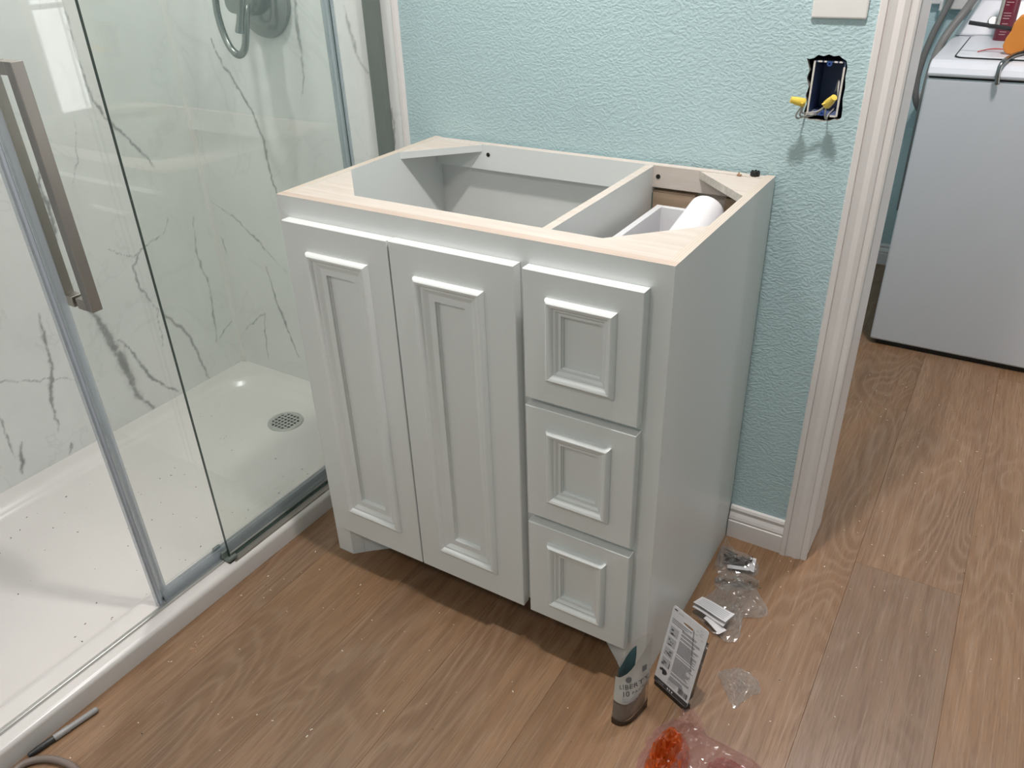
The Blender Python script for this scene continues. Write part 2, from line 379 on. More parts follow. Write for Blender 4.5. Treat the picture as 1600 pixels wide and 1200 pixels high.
struct(MB().box(ROOM_X1, ROOM_X1+0.1, ROOM_Y0, WALL_Y, 0, CEIL).build('wall_right', 'aqua_paint'))
struct(MB().box(-0.95, ROOM_X1+0.1, ROOM_Y0-0.1, ROOM_Y0, 0, CEIL).build('wall_front', 'aqua_paint'))
struct(MB().box(-0.95, MARBLE_X-0.006, ROOM_Y0, WALL_Y, 0, CEIL).build('wall_left', 'aqua_paint'))
struct(MB().box(-0.95, LAU_X1+0.1, ROOM_Y0-0.1, LAU_Y1+0.1, CEIL, CEIL+0.05).build('ceiling', 'ceiling_paint'))
struct(MB().box(LAU_X0-0.1, LAU_X1+0.1, LAU_Y1, LAU_Y1+0.1, 0, CEIL).build('wall_laundry_back', 'aqua_paint'))
struct(MB().box(LAU_X0-0.1, LAU_X0, Y1, LAU_Y1, 0, CEIL).build('wall_laundry_left', 'aqua_paint'))
WY0, WY1, WZ0, WZ1 = 1.33, 1.78, 0.47, 1.30
lw = MB()
for a, b, c, d in ((Y1, WY0, 0, CEIL), (WY1, LAU_Y1, 0, CEIL), (WY0, WY1, 0, WZ0), (WY0, WY1, WZ1, CEIL)): lw.box(LAU_X1, LAU_X1+0.1, a, b, c, d)
struct(lw.build('wall_laundry_right', 'aqua_paint'))
wf = MB()
for a, b, c, d in ((WY0-0.05, WY0, WZ0-0.05, WZ1+0.05), (WY1, WY1+0.05, WZ0-0.05, WZ1+0.05), (WY0, WY1, WZ0-0.05, WZ0), (WY0, WY1, WZ1, WZ1+0.05), (WY0, WY1, 0.96, 0.98)): wf.box(LAU_X1-0.015, LAU_X1+0.05, a, b, c, d)
w1 = struct(wf.build('window_1', 'trim_paint', bevel=0.003))
MB().box(LAU_X1+0.03, LAU_X1+0.036, WY0, WY1, WZ0, WZ1).build('pane', 'window_glass', w1)

# marble shower panels, veins laid down as a vertex attribute
VEINS_LEFT = [
  ([(0.054,0.411), (0.073,0.341), (0.091,0.257), (0.102,0.187), (0.109,0.122), (0.139,0.057)], 0.0086, 1.00),
  ([(0.104,0.297), (0.140,0.222), (0.161,0.151), (0.193,0.105), (0.235,0.063)], 0.0034, 0.80),
  ([(0.216,0.944), (0.231,0.883), (0.265,0.826), (0.308,0.768), (0.342,0.711)], 0.0028, 0.80),
  ([(0.049,0.813), (0.030,0.738), (0.037,0.684), (0.023,0.594), (0.013,0.532)], 0.0036, 0.80),
  ([(0.348,0.571), (0.323,0.530), (0.242,0.509), (0.205,0.473), (0.206,0.411), (0.238,0.336), (0.225,0.221)], 0.0025, 0.60),
  ([(0.150,0.540), (0.212,0.495), (0.242,0.509)], 0.0014, 0.60),
  ([(0.238,0.336), (0.262,0.300), (0.312,0.224), (0.333,0.130), (0.348,0.051)], 0.0030, 0.80),
  ([(0.427,0.547), (0.407,0.453), (0.423,0.342), (0.415,0.223), (0.404,0.155)], 0.0030, 0.60),
  ([(0.402,0.149), (0.440,0.179), (0.481,0.195)], 0.0021, 0.50),
  ([(-0.073,0.448), (-0.079,0.408), (-0.086,0.305), (-0.116,0.233), (-0.125,0.123)], 0.0037, 0.70),
  ([(-0.255,0.338), (-0.215,0.321), (-0.141,0.290), (-0.083,0.269), (0.025,0.203)], 0.0018, 0.50),
  ([(-0.244,0.261), (-0.246,0.187), (-0.250,0.111)], 0.0023, 0.50),
  ([(-0.222,0.153), (-0.246,0.066)], 0.0038, 0.80),
  ([(-0.104,0.082), (-0.124,0.049)], 0.0029, 0.70),
  ([(0.166,0.875), (0.137,0.771), (0.102,0.706)], 0.0018, 0.35),
  ([(0.214,1.100), (0.214,1.003), (0.223,0.928)], 0.0023, 0.50),
]
VEINS_BACK = [
  ([(-0.688,1.019), (-0.681,0.981), (-0.636,0.923), (-0.594,0.855), (-0.562,0.774), (-0.564,0.708), (-0.550,0.642), (-0.536,0.571)], 0.0028, 0.90),
  ([(-0.369,1.138), (-0.379,1.077), (-0.377,1.005), (-0.381,0.949), (-0.400,0.899)], 0.0034, 0.60),
  ([(-0.844,0.579), (-0.749,0.543), (-0.664,0.482), (-0.567,0.398)], 0.0020, 0.60),
  ([(-0.650,0.408), (-0.639,0.318), (-0.611,0.215), (-0.581,0.124)], 0.0029, 0.80),
  ([(-0.802,0.170), (-0.699,0.250), (-0.722,0.131), (-0.725,0.073)], 0.0021, 0.60),
  ([(-0.820,0.482), (-0.815,0.417)], 0.0026, 0.50),
  ([(-0.225,1.101), (-0.218,1.053), (-0.202,0.993), (-0.176,0.956)], 0.0040, 0.50),
  ([(-0.121,0.890), (-0.115,0.848), (-0.125,0.803)], 0.0031, 0.60),
]
def vein_value(u, v, veins):
    wu = u + 0.006*noise.noise(Vector((u*38, v*38, 1.7))) + 0.0035*noise.noise(Vector((u*110, v*110, 5.2)))
    wv = v + 0.006*noise.noise(Vector((u*38, v*38, 9.1))) + 0.0035*noise.noise(Vector((u*110, v*110, 3.3)))
    best = 0.0
    for pts, w, k, (a0, a1, b0, b1) in veins:
        m = 6*w+0.012
        if wu < a0-m or wu > a1+m or wv < b0-m or wv > b1+m: continue
        d = 9; N = len(pts)-1; tt = 0
        for i in range(N):
            (x0, y0), (x1, y1) = pts[i], pts[i+1]; dx, dy = x1-x0, y1-y0; L = dx*dx+dy*dy
            s = max(0, min(1, ((wu-x0)*dx+(wv-y0)*dy)/L)); q = math.hypot(wu-x0-s*dx, wv-y0-s*dy)
            if q < d: d = q; tt = (i+s)/N
        end = 0.35 + 0.65*math.sin(math.pi*min(1, max(0, 0.08+tt*0.84)))
        ww = w*end*(0.7+0.6*(noise.noise(Vector((u*25, v*25, 4.4)))*0.5+0.5))
        val = k*end*math.exp(-(d/ww)**2) + 0.22*k*math.exp(-(d/(3.2*ww))**2)
        best = max(best, val)
    return min(1.0, best)
def prep(vs): return [(p, w, k, (min(a for a, _ in p), max(a for a, _ in p), min(b for _, b in p), max(b for _, b in p))) for p, w, k in vs]
def marble_panel(name, u0, u1, v0, v1, fine, place, thick, veins):
    """front face is a grid, dense in the area the veins cover; back is one quad"""
    def axis(a, b, lo, hi, st):
        out = [a]; x = a
        while x < b-1e-6: x = min(b, x + (st if lo-1e-6 <= x < hi else 0.04)); out.append(x)
        return out
    us = axis(u0, u1, fine[0], fine[1], 0.0035); vs = axis(v0, v1, fine[2], fine[3], 0.0035)
    nu, nv = len(us), len(vs); verts = [place(u, v, 0) for v in vs for u in us]; faces = []
    for j in range(nv-1):
        for i in range(nu-1): faces.append((j*nu+i, j*nu+i+1, (j+1)*nu+i+1, (j+1)*nu+i))
    pv = prep(veins); val = [vein_value(u, v, pv) for v in vs for u in us]
    o = len(verts); cs = [(u0,v0),(u1,v0),(u1,v1),(u0,v1)]
    verts += [place(u, v, 0) for u, v in cs] + [place(u, v, thick) for u, v in cs]; val += [0]*8
    faces += [(o+4,o+7,o+6,o+5)] + [(o+(k+1)%4, o+k, o+4+k, o+4+(k+1)%4) for k in range(4)]
    me = bpy.data.meshes.new(name); me.from_pydata(verts, [], faces); me.materials.append(M['marble_panel'])
    at = me.attributes.new('vein', 'FLOAT', 'POINT'); at.data.foreach_set('value', val); me.update()
    ob = bpy.data.objects.new(name, me); COL.objects.link(ob); return struct(ob)
MARBLE_Y = 0.488
PAN_Y0 = -1.03
marble_panel('wall_shower_left', PAN_Y0, MARBLE_Y, 0.045, 2.20, (-0.30, 0.49, 0.045, 1.15), lambda u, v, d: (MARBLE_X-d, u, v), 0.006, VEINS_LEFT)
marble_panel('wall_shower_back', MARBLE_X, -0.090, 0.045, 2.20, (-0.845, -0.09, 0.045, 1.17), lambda u, v, d: (u, MARBLE_Y+d, v), 0.007, VEINS_BACK)
marble_panel('wall_shower_front', MARBLE_X, -0.118, 0.0, 2.20, (0, 0, 0, 0), lambda u, v, d: (u, PAN_Y0-d, v), 0.10, [])
struct(MB().prism([(MARBLE_X, MARBLE_Y), (MARBLE_X+0.009, MARBLE_Y), (MARBLE_X+0.007, MARBLE_Y-0.006), (MARBLE_X, MARBLE_Y-0.009)], 'z', 0.05, 2.2).build('trim_5', 'white_plastic'))
struct(MB().prism([(-0.090, WALL_Y), (-0.090, MARBLE_Y-0.002), (-0.083, MARBLE_Y-0.001), (-0.079, WALL_Y)], 'z', 0.0, 2.2).build('trim_6', 'trim_paint'))

# door casing (moulded profile), jamb, baseboards
def casing_profile(x_in, x_out):
    """plan profile from the opening side to the outer side, proud of the wall plane"""
    s = 1 if x_out > x_in else -1; w = abs(x_out-x_in)
    p = [(0.000,0.0),(0.000,0.009),(0.003,0.0105),(0.011,0.0105),(0.0125,0.0085),(0.014,0.0115),(0.022,0.0145),(0.032,0.0125),(0.040,0.0150),(0.0435,0.0165),(0.0445,0.0140),(0.046,0.0175),(0.055,0.0175),(0.057,0.0155),(0.057,0.0)]
    return [(x_in+s*a*w/0.057, WALL_Y-b) for a, b in p]
struct(MB().prism(casing_profile(DOOR_X0-0.001, DOOR_X0-0.058), 'z', 0.0, DOOR_Z+0.06).build('trim_1', 'trim_paint'))
struct(MB().prism(casing_profile(DOOR_X1+0.001, DOOR_X1+0.058), 'z', 0.0, DOOR_Z+0.06).build('trim_2', 'trim_paint'))
struct(MB().prism([(y, DOOR_Z+x) for x, y in casing_profile(0.001, 0.058)], 'x', DOOR_X0-0.001, DOOR_X1+0.001).build('trim_3', 'trim_paint'))
jm = MB().box(DOOR_X0-0.012, DOOR_X0, WALL_Y, 0.615, 0.014, DOOR_Z).box(DOOR_X1, DOOR_X1+0.012, WALL_Y, 0.615, 0.014, DOOR_Z).box(DOOR_X0-0.012, DOOR_X1+0.012, WALL_Y, 0.615, DOOR_Z, DOOR_Z+0.012)
struct(jm.build('door_1', 'trim_paint', bevel=0.001))
struct(MB().box(DOOR_X0-0.013, DOOR_X0-0.004, WALL_Y+0.004, 0.610, 0.0, 0.0145).build('jamb_gap_shade', 'dark_gap'))  # near-black block puts the shade of the undercut below the jamb into colour
BB = [(0,0),(0.0135,0),(0.0135,0.046),(0.0115,0.0475),(0.0115,0.050),(0.0125,0.053),(0.0105,0.060),(0.0068,0.068),(0.0075,0.073),(0.0085,0.077),(0.006,0.083),(0.0,0.085)]
struct(MB().prism([(WALL_Y-a, b) for a, b in BB], 'x', 0.764, DOOR_X0-0.058).build('baseboard_back', 'trim_paint'))
struct(MB().prism([(WALL_Y-a, b) for a, b in BB], 'x', DOOR_X1+0.058, ROOM_X1).build('baseboard_back', 'trim_paint'))
struct(MB().prism([(ROOM_X1-a, b) for a, b in BB], 'y', ROOM_Y0, WALL_Y).build('baseboard_right', 'trim_paint'))
struct(MB().prism([(LAU_Y1-a, b) for a, b in BB], 'x', LAU_X0, LAU_X1).build('baseboard_laundry', 'trim_paint'))

# ------------------------------------------------------------------ shower pan, drain, glass
def sstep(a, b, x): x = max(0, min(1, (x-a)/(b-a))); return x*x*(3-2*x)
PX0, PX1, PY0, PY1 = MARBLE_X, -0.118, PAN_Y0, MARBLE_Y
DR = Vector((-0.490, 0.315))
def pan_z(x, y):
    cx, cy, hx, hy, r = -0.5, -0.27, 0.295, 0.715, 0.13
    qx, qy = abs(x-cx)-hx+r, abs(y-cy)-hy+r
    sd = -(math.hypot(max(qx,0), max(qy,0)) + min(max(qx,qy), 0) - r)
    z = 0.048 - 0.020*sstep(0.0, 0.030, sd) - 0.004*sstep(0.0, 0.12, sd)
    d = math.hypot(x-DR[0], y-DR[1]); return z - 0.006*sstep(0, 0.1, sd)*(1-min(1, d/1.2))
xs = [PX0 + (PX1-0.012-PX0)*i/64 for i in range(65)]; ys = [PY0 + (PY1-PY0)*j/110 for j in range(111)]
pan = MB(); cols = len(xs)
arc = [(PX1-0.012+0.012*math.sin(a), 0.036+0.012*math.cos(a)) for a in [math.pi/2*k/6 for k in range(1, 7)]] + [(PX1-0.001, 0.0)]
vs = []
for y in ys: vs += [(x, y, pan_z(x, y)) for x in xs] + [(x, y, z) for x, z in arc]
W_ = cols+len(arc); pan.add(vs, [(j*W_+i, j*W_+i+1, (j+1)*W_+i+1, (j+1)*W_+i) for j in range(len(ys)-1) for i in range(W_-1)])
sp = thing('shower_pan', (-0.48, -0.27, 0), 'low white shower pan with a rounded curb beside the wood floor', 'shower pan')
pan.build('basin', 'pan_acrylic', sp, smooth=True, angle=60)

dz = pan_z(DR[0], DR[1])
dr = thing('shower_drain', (DR[0], DR[1], dz), 'round metal shower drain with a square-hole grate in the white pan', 'drain')
MB().lathe([(0.050,-0.004),(0.0515,0.002),(0.050,0.0035),(0.040,0.0030),(0.0395,0.0008),(0.0005,0.0006)], 40, (DR[0],DR[1],dz)).build('rim', ['drain_steel'], dr, smooth=True, angle=30)
MB().lathe([(0.0005,0.0009),(0.039,0.0009),(0.039,0.0011),(0.0005,0.0011)], 32, (DR[0],DR[1],dz)).build('drain_well', 'dark_gap', dr)
g = MB()
for k in range(-3, 4):
    c0 = k*0.0125; L = math.sqrt(max(0, 0.040**2-c0*c0))
    g.box(DR[0]+c0-0.0021, DR[0]+c0+0.0021, DR[1]-L, DR[1]+L, dz+0.0012, dz+0.0029)
    g.box(DR[0]-L, DR[0]+L, DR[1]+c0-0.0021, DR[1]+c0+0.0021, dz+0.0012, dz+0.0030)
g.build('grate', 'drain_steel', dr)

CURB = 0.048
def glass_box(x, t, y0, y1, z0, z1):
    b = MB(); x0, x1 = x-t/2, x+t/2
    b.box(x0, x1, y0, y1, z0, z1, 1, left=0, right=0); return b
fx = -0.147; dxp = -0.168
fp = thing('fixed_glass_panel', (fx, 0.15, CURB), 'fixed clear green-edged glass shower panel, nearest the white cabinet', 'glass panel')
glass_box(fx, 0.008, -0.187, 0.482, CURB+0.004, 1.96).build('glass', ['shower_glass', 'glass_edge'], fp)
MB().box(-0.157, -0.121, 0.468, 0.4875, CURB, 1.96, 0).build('wall_channel', 'channel_metal', fp, bevel=0.0015)
MB().box(fx-0.007, fx-0.0042, -0.187, 0.468, CURB, CURB+0.006).box(fx-0.007, -0.1275, -0.187, 0.468, CURB-0.001, CURB+0.0036).build('bottom_channel', 'brushed_nickel', fp)
gd = MB().box(-0.186, -0.133, -0.199, -0.180, CURB, CURB+0.006).box(-0.186, -0.180, -0.199, -0.180, CURB, CURB+0.022).box(-0.159, -0.152, -0.199, -0.180, CURB, CURB+0.022).box(-0.141, -0.133, -0.199, -0.176, CURB, CURB+0.012)
gd.build('floor_guide', 'channel_metal', fp, bevel=0.001)
MB().box(-0.178, -0.138, -1.02, 0.480, 1.965, 2.005).build('header_rail', 'brushed_nickel', fp, bevel=0.003)
MB().box(-0.1590, -0.1485, PAN_Y0+0.005, -0.200, CURB-0.0005, CURB+0.0055).build('threshold_strip', 'satin_steel', fp, bevel=0.002, seg=3)

sd_ = thing('sliding_shower_door', (dxp, 0.0, CURB+0.004), 'sliding clear glass shower door with a nickel bar handle, half open', 'shower door')
DY0, DY1, DZ0 = -0.351, 0.385, CURB+0.010
gl = glass_box(dxp, 0.008, DY0, DY1, DZ0, 1.95).build('glass', ['shower_glass', 'glass_edge'], sd_)
MB().box(dxp-0.0045, dxp+0.0045, DY0-0.006, DY0-0.0005, CURB+0.004, 1.95).build('seal_lip', 'seal_core', sd_)
sl = MB().box(dxp-0.006, dxp+0.006, DY0-0.010, DY0-0.006, CURB+0.002, 1.95).box(dxp-0.006, dxp+0.006, DY0-0.0005, DY0+0.001, CURB+0.002, 1.95).box(dxp-0.005, dxp-0.0042, DY0+0.006, DY0+0.017, CURB+0.002, 1.95).box(dxp+0.0042, dxp+0.005, DY0+0.006, DY0+0.017, CURB+0.002, 1.95)
sl.build('edge_seal', 'door_seal', sd_)
MB().box(dxp-0.004, dxp+0.004, DY1+0.001, DY1+0.0055, CURB+0.004, 1.95).build('seal_lip', 'seal_core', sd_)
sl = MB().box(dxp-0.005, dxp+0.005, DY1+0.0055, DY1+0.010, CURB+0.002, 1.95).box(dxp-0.005, dxp-0.0042, DY1-0.018, DY1-0.004, CURB+0.002, 1.95).box(dxp+0.0042, dxp+0.005, DY1-0.018, DY1-0.004, CURB+0.002, 1.95)
sl.build('edge_seal', 'door_seal', sd_)
bs = MB().box(dxp-0.0055, dxp+0.0055, DY0+0.006, DY1-0.004, CURB+0.002, DZ0+0.001).box(dxp-0.0055, dxp-0.0042, DY0+0.006, DY1-0.004, DZ0, DZ0+0.020).box(dxp+0.0042, dxp+0.0055, DY0+0.006, DY1-0.004, DZ0, DZ0+0.020)
bs.build('bottom_sweep', 'door_seal', sd_)
HY = -0.311; hb = 0.0095
for sgn, nm in ((1, 'outer'), (-1, 'inner')):
    X = dxp + sgn*0.036; b = MB().box(X-hb, X+hb, HY-hb, HY+hb, 0.713, 1.105)
    for zz in (0.713, 1.105-2*hb):
        b.box(min(dxp+sgn*0.005, X-sgn*hb), max(dxp+sgn*0.005, X-sgn*hb), HY-hb, HY+hb, zz, zz+2*hb)
    b.build('handle_bar', 'brushed_nickel', sd_, bevel=0.001)
sd_.rotation_euler = (math.radians(0.35), 0, 0)          # the door hangs a little out of plumb

# shower valve with lever and hand-shower hose
VC = (-0.475, MARBLE_Y, 1.113)
sv = thing('shower_valve', VC, 'round brushed nickel shower valve with lever on the marble wall', 'shower valve')
MB().lathe([(0.085,0.0),(0.086,0.004),(0.084,0.009),(0.074,0.014),(0.060,0.017),(0.058,0.020),(0.046,0.024),(0.0005,0.024)], 48, VC, (0,-1,0)).build('escutcheon', 'valve_nickel', sv, smooth=True, angle=40)
MB().lathe([(0.034,0.02),(0.032,0.05),(0.026,0.055),(0.026,0.085),(0.022,0.098),(0.0005,0.10)], 28, VC, (0,-1,0)).build('hub', 'valve_nickel', sv, smooth=True, angle=40)
MB().lathe([(0.011,0.0),(0.009,0.015),(0.0078,0.03),(0.0080,0.05),(0.0098,0.068),(0.0102,0.072),(0.008,0.0745),(0.0005,0.075)], 20, (-0.450,0.398,1.122), (-0.22,-0.12,-1.0)).build('lever', 'valve_nickel', sv, smooth=True, angle=40)
hp = spline([(-0.520,0.42,1.30),(-0.533,0.405,1.20),(-0.538,0.40,1.117),(-0.540,0.40,1.083),(-0.532,0.40,1.042),(-0.516,0.40,1.012),(-0.493,0.40,1.000),(-0.471,0.40,1.014),(-0.458,0.402,1.051),(-0.455,0.41,1.091),(-0.462,0.43,1.125),(-0.475,0.465,1.15)], 14)
hs = MB().tube(hp, [0.0080 + (0.0007 if i % 2 else -0.0006) for i in range(len(hp))], 12).build('shower_hose', 'valve_nickel', None, smooth=True)
tag(hs, 'looped flexible metal shower hose hanging below the round valve', 'hose')
# ------------------------------------------------------------------ the vanity cabinet
CW, CD, CH = 0.762, 0.490, 0.841
va = thing('vanity_cabinet', (CW/2, CD/2, 0), 'white bathroom vanity cabinet without a countertop, two doors and three drawers', 'cabinet')
P, RW, PE, IN = 'cabinet_paint', 'raw_wood', 'raw_plywood_edge', 'cabinet_inside'
MB().box(0, 0.016, 0.018, CD, 0, CH, 0, top=1).build('side_panel', [P, PE], va)
MB().box(CW-0.016, CW, 0.018, CD, 0, CH, 0, top=1).build('side_panel', [P, PE], va)
# face frame: stiles run to the floor as feet
for x0, x1 in ((0, 0.042), (CW-0.042, CW)): MB().box(x0, x1, 0, 0.018, 0, CH, 0, top=1).build('stile', [P, 'raw_wood_pink'], va)
MB().box(0.042, CW-0.042, 0, 0.018, 0.785, CH, 0, top=1).build('rail', [P, 'raw_wood_pink'], va)
MB().box(0.042, CW-0.042, 0, 0.018, 0.098, 0.125, 0).build('rail', P, va)
MB().box(0.500, 0.540, 0, 0.018, 0.125, 0.785).build('stile', P, va)
for z in (0.322, 0.569): MB().box(0.540, CW-0.042, 0, 0.018, z-0.02, z+0.02).build('rail', P, va)
MB().box(0.016, CW-0.016, 0.018, 0.057, CH-0.018, CH-0.0006, 0, top=1).build('front_stretcher', [P, RW], va)
MB().box(0.016, 0.535, 0.466, 0.484, 0.787, CH, 0, top=1).build('back_rail', [P, RW], va)
MB().box(0.535, CW-0.016, 0.466, 0.484, 0.799, CH, 0, top=0).build('back_rail', [RW], va)
MB().box(0.016, 0.519, 0.484, CD, 0.10, 0.80).build('back_panel', IN, va)
MB().box(0.535, CW-0.016, 0.484, CD, 0.10, 0.82).build('back_panel', 'gray_ply', va)
MB().box(0.519, 0.535, 0.057, 0.466, 0.10, CH-0.002, 0, top=1).build('divider', [IN, RW], va)
MB().box(0.016, CW-0.016, 0.018, CD, 0.100, 0.114).build('bottom_panel', IN, va)
MB().box(0.536, 0.622, 0.470, 0.484, 0.62, 0.792).build('slide_bracket', 'brown_board', va)
MB().box(0.680, 0.745, 0.470, 0.484, 0.62, 0.794).build('slide_bracket', 'brown_board', va)
MB().lathe([(0.0045,0),(0.0045,0.0008),(0.0004,0.0008)], 14, (0.155,0.466,0.820), (0,-1,0)).build('screw_hole', 'dark_gap', va)
MB().lathe([(0.0045,0),(0.0045,0.0008),(0.0004,0.0008)], 14, (0.546,0.466,0.820), (0,-1,0)).build('screw_hole', 'dark_gap', va)
for poly, m in (([(0.016,0.057),(0.137,0.057),(0.016,0.185)], P), ([(0.016,0.466),(0.016,0.340),(0.140,0.466)], P),
                ([(CW-0.016,0.057),(CW-0.016,0.183),(0.622,0.057)], RW), ([(CW-0.016,0.466),(0.628,0.466),(CW-0.016,0.350)], 'gray_ply')):
    MB().prism(poly, 'z', CH-0.0155, CH-0.0012, 0, 1).build('corner_block', [m, RW], va)
for s in (0, 1):
    X = lambda v: v if s == 0 else CW-v
    MB().prism([(X(0.0165),0.0185),(X(0.042),0.0),(X(0.108),0.060),(X(0.0165),0.060)] if False else [(X(0.0165),0.0182),(X(0.060),0.0182),(X(0.108),0.060),(X(0.0165),0.060)], 'z', 0.0, 0.0995).build('foot_block', P, va)
    MB().prism([(X(0.042),0.0005),(X(0.0425),0.0005),(X(0.061),0.0182),(X(0.042),0.0182)], 'z', 0.0, 0.0975).build('foot_block', P, va)

PROF_DOOR = [(0,0),(0,0.0045),(0.002,0.0085),(0.0055,0.0105),(0.009,0.0100),(0.0125,0.0068),(0.0140,0.0045),(0.0165,0.0046),(0.0195,0.0030),(0.029,-0.0010),(0.0335,-0.0012),(0.0355,-0.0036),(0.0405,-0.0060),(0.0405,-0.009)]
PROF_DRAW = [(0,0),(0,0.0045),(0.002,0.0085),(0.0055,0.0105),(0.009,0.0100),(0.0125,0.0068),(0.0140,0.0040),(0.0175,0.0036),(0.0195,0.0010),(0.0235,-0.0010),(0.0275,-0.0045),(0.0275,-0.009)]
def front(name, x0, x1, z0, z1, m, prof):
    """door or drawer front: slab with a panel well, recessed panel, four mitred mouldings"""
    mx0, mx1, mz0, mz1 = m; w = prof[-1][0]; T = 0.020
    th = bpy.data.objects.new(name, None); COL.objects.link(th); th.parent = va
    th.location = Vector(((x0+x1)/2, 0, z0)) - va.location
    hx0, hx1, hz0, hz1 = mx0+w-0.002, mx1-w+0.002, mz0+w-0.002, mz1-w+0.002
    b = MB(); o4 = [(x0,z0),(x1,z0),(x1,z1),(x0,z1)]; i4 = [(hx0,hz0),(hx1,hz0),(hx1,hz1),(hx0,hz1)]; ch = 0.0012
    c4 = [(x0+ch,z0+ch),(x1-ch,z0+ch),(x1-ch,z1-ch),(x0+ch,z1-ch)]
    v = [(x,-0.0005,z) for x, z in o4] + [(x,-T+ch,z) for x, z in o4] + [(x,-T,z) for x, z in c4] + [(x,-T,z) for x, z in i4] + [(x,-T+0.010,z) for x, z in i4] + [(x,-0.0005,z) for x, z in i4]
    f = []
    for k in range(4):
        n = (k+1) % 4
        f += [(k,n,4+n,4+k),(4+k,4+n,8+n,8+k),(8+k,8+n,12+n,12+k),(12+k,12+n,16+n,16+k),(16+k,16+n,20+n,20+k),(20+k,20+n,n,k)]
    b.add(v, f); b.build('slab', P, th)
    MB().box(hx0+0.0002, hx1-0.0002, -T+0.0075, -0.001, hz0+0.0002, hz1-0.0002).build('panel', P, th)
    cs = [(mx0,mz0),(mx1,mz0),(mx1,mz1),(mx0,mz1)]; ins = [(1,1),(-1,1),(-1,-1),(1,-1)]
    for k in range(4):
        n = (k+1) % 4; mb = MB(); vs = []
        for d, h in prof:
            for q in (k, n): vs.append((cs[q][0]+ins[q][0]*d, -T-h, cs[q][1]+ins[q][1]*d))
        N = len(prof); fs = [(2*i, 2*i+1, 2*i+3, 2*i+2) for i in range(N-1)]
        mb.add(vs, fs); mb.build('moulding', P, th, smooth=True, angle=35)
    return th
front('door', 0.024, 0.2660, 0.092, 0.802, (0.077, 0.219, 0.158, 0.751), PROF_DOOR)
front('door', 0.2690, 0.514, 0.092, 0.803, (0.319, 0.457, 0.154, 0.750), PROF_DOOR)
d1 = front('drawer', 0.529, 0.728, 0.577, 0.803, (0.570, 0.688, 0.620, 0.763), PROF_DRAW)
front('drawer', 0.529, 0.728, 0.333, 0.562, (0.570, 0.687, 0.376, 0.526), PROF_DRAW)
front('drawer', 0.529, 0.728, 0.090, 0.314, (0.570, 0.686, 0.130, 0.280), PROF_DRAW)
bx0, bx1, by0, by1, bz0, bz1 = 0.560, 0.716, 0.020, 0.436, 0.640, 0.775
db = MB().box(bx0, bx0+0.012, by0, by1, bz0, bz1).box(bx1-0.012, bx1, by0, by1, bz0, bz1).box(bx0+0.012, bx1-0.012, by1-0.012, by1, bz0, bz1).box(bx0+0.012, bx1-0.012, by0, by0+0.012, bz0, bz1).box(bx0+0.012, bx1-0.012, by0+0.012, by1-0.012, bz0, bz0+0.006)
tag(db.build('drawer_box', 'drawer_melamine', d1), 'white open drawer box inside the cabinet')

# white roll lying in the drawer box, its far end propped on the back of the box
a, b_ = Vector((0.664, 0.418, 0.781)), Vector((0.648, 0.09, 0.685)); ax = (b_-a); L = ax.length
rl = MB(); r = 0.0345
rl.lathe([(r-0.004,0.0),(r-0.001,0.0),(r,0.001),(r,L-0.001),(r-0.001,L),(r-0.004,L),(r-0.004,L-0.08)], 40, a, ax)
rl = rl.build('paper_roll', 'paper_white', None, smooth=True, angle=40)
tag(rl, 'smooth white roll propped in the drawer box inside the open cabinet', 'roll')

# bits on the cabinet's rear corner
cap = MB(); O = Vector((0.7285, 0.4745, CH)); vs = []
pr = []
for k in range(24):
    w = 2*math.pi*k/24; rr = 0.0085 if k % 3 else 0.0070; pr.append((O.x+rr*math.cos(w), O.y+rr*math.sin(w)))
cap.prism(pr, 'z', CH, CH+0.0075)
for k in range(5):
    w = 2*math.pi*k/5+0.4; cap.box(O.x+0.0055*math.cos(w)-0.0016, O.x+0.0055*math.cos(w)+0.0016, O.y+0.0055*math.sin(w)-0.0016, O.y+0.0055*math.sin(w)+0.0016, CH+0.0075, CH+0.0095)
tag(cap.build('plastic_bushing', 'black_plastic'), 'small black ribbed plastic bushing on the cabinet rear corner', 'bushing')
ch_ = MB().box(0.6985, 0.7065, 0.4630, 0.4680, CH, CH+0.002).add([(0.700,0.464,CH+0.002),(0.7045,0.4645,CH+0.002),(0.7025,0.467,CH+0.002),(0.7015,0.4655,CH+0.0075)], [(0,1,3),(1,2,3),(2,0,3)])
tag(ch_.build('wood_chip', 'wood_shaving'), 'tiny brown wood chip beside the black bushing on the cabinet', 'chip')

# ------------------------------------------------------------------ wall fittings
wp = thing('wall_plate', (0.826, WALL_Y, 1.165), 'blank white wall plate on the aqua wall above the open electrical box', 'wall plate')
MB().box(0.783, 0.869, WALL_Y-0.006, WALL_Y, 1.103, 1.24).build('plate', 'white_plastic', wp, bevel=0.0035, seg=3)

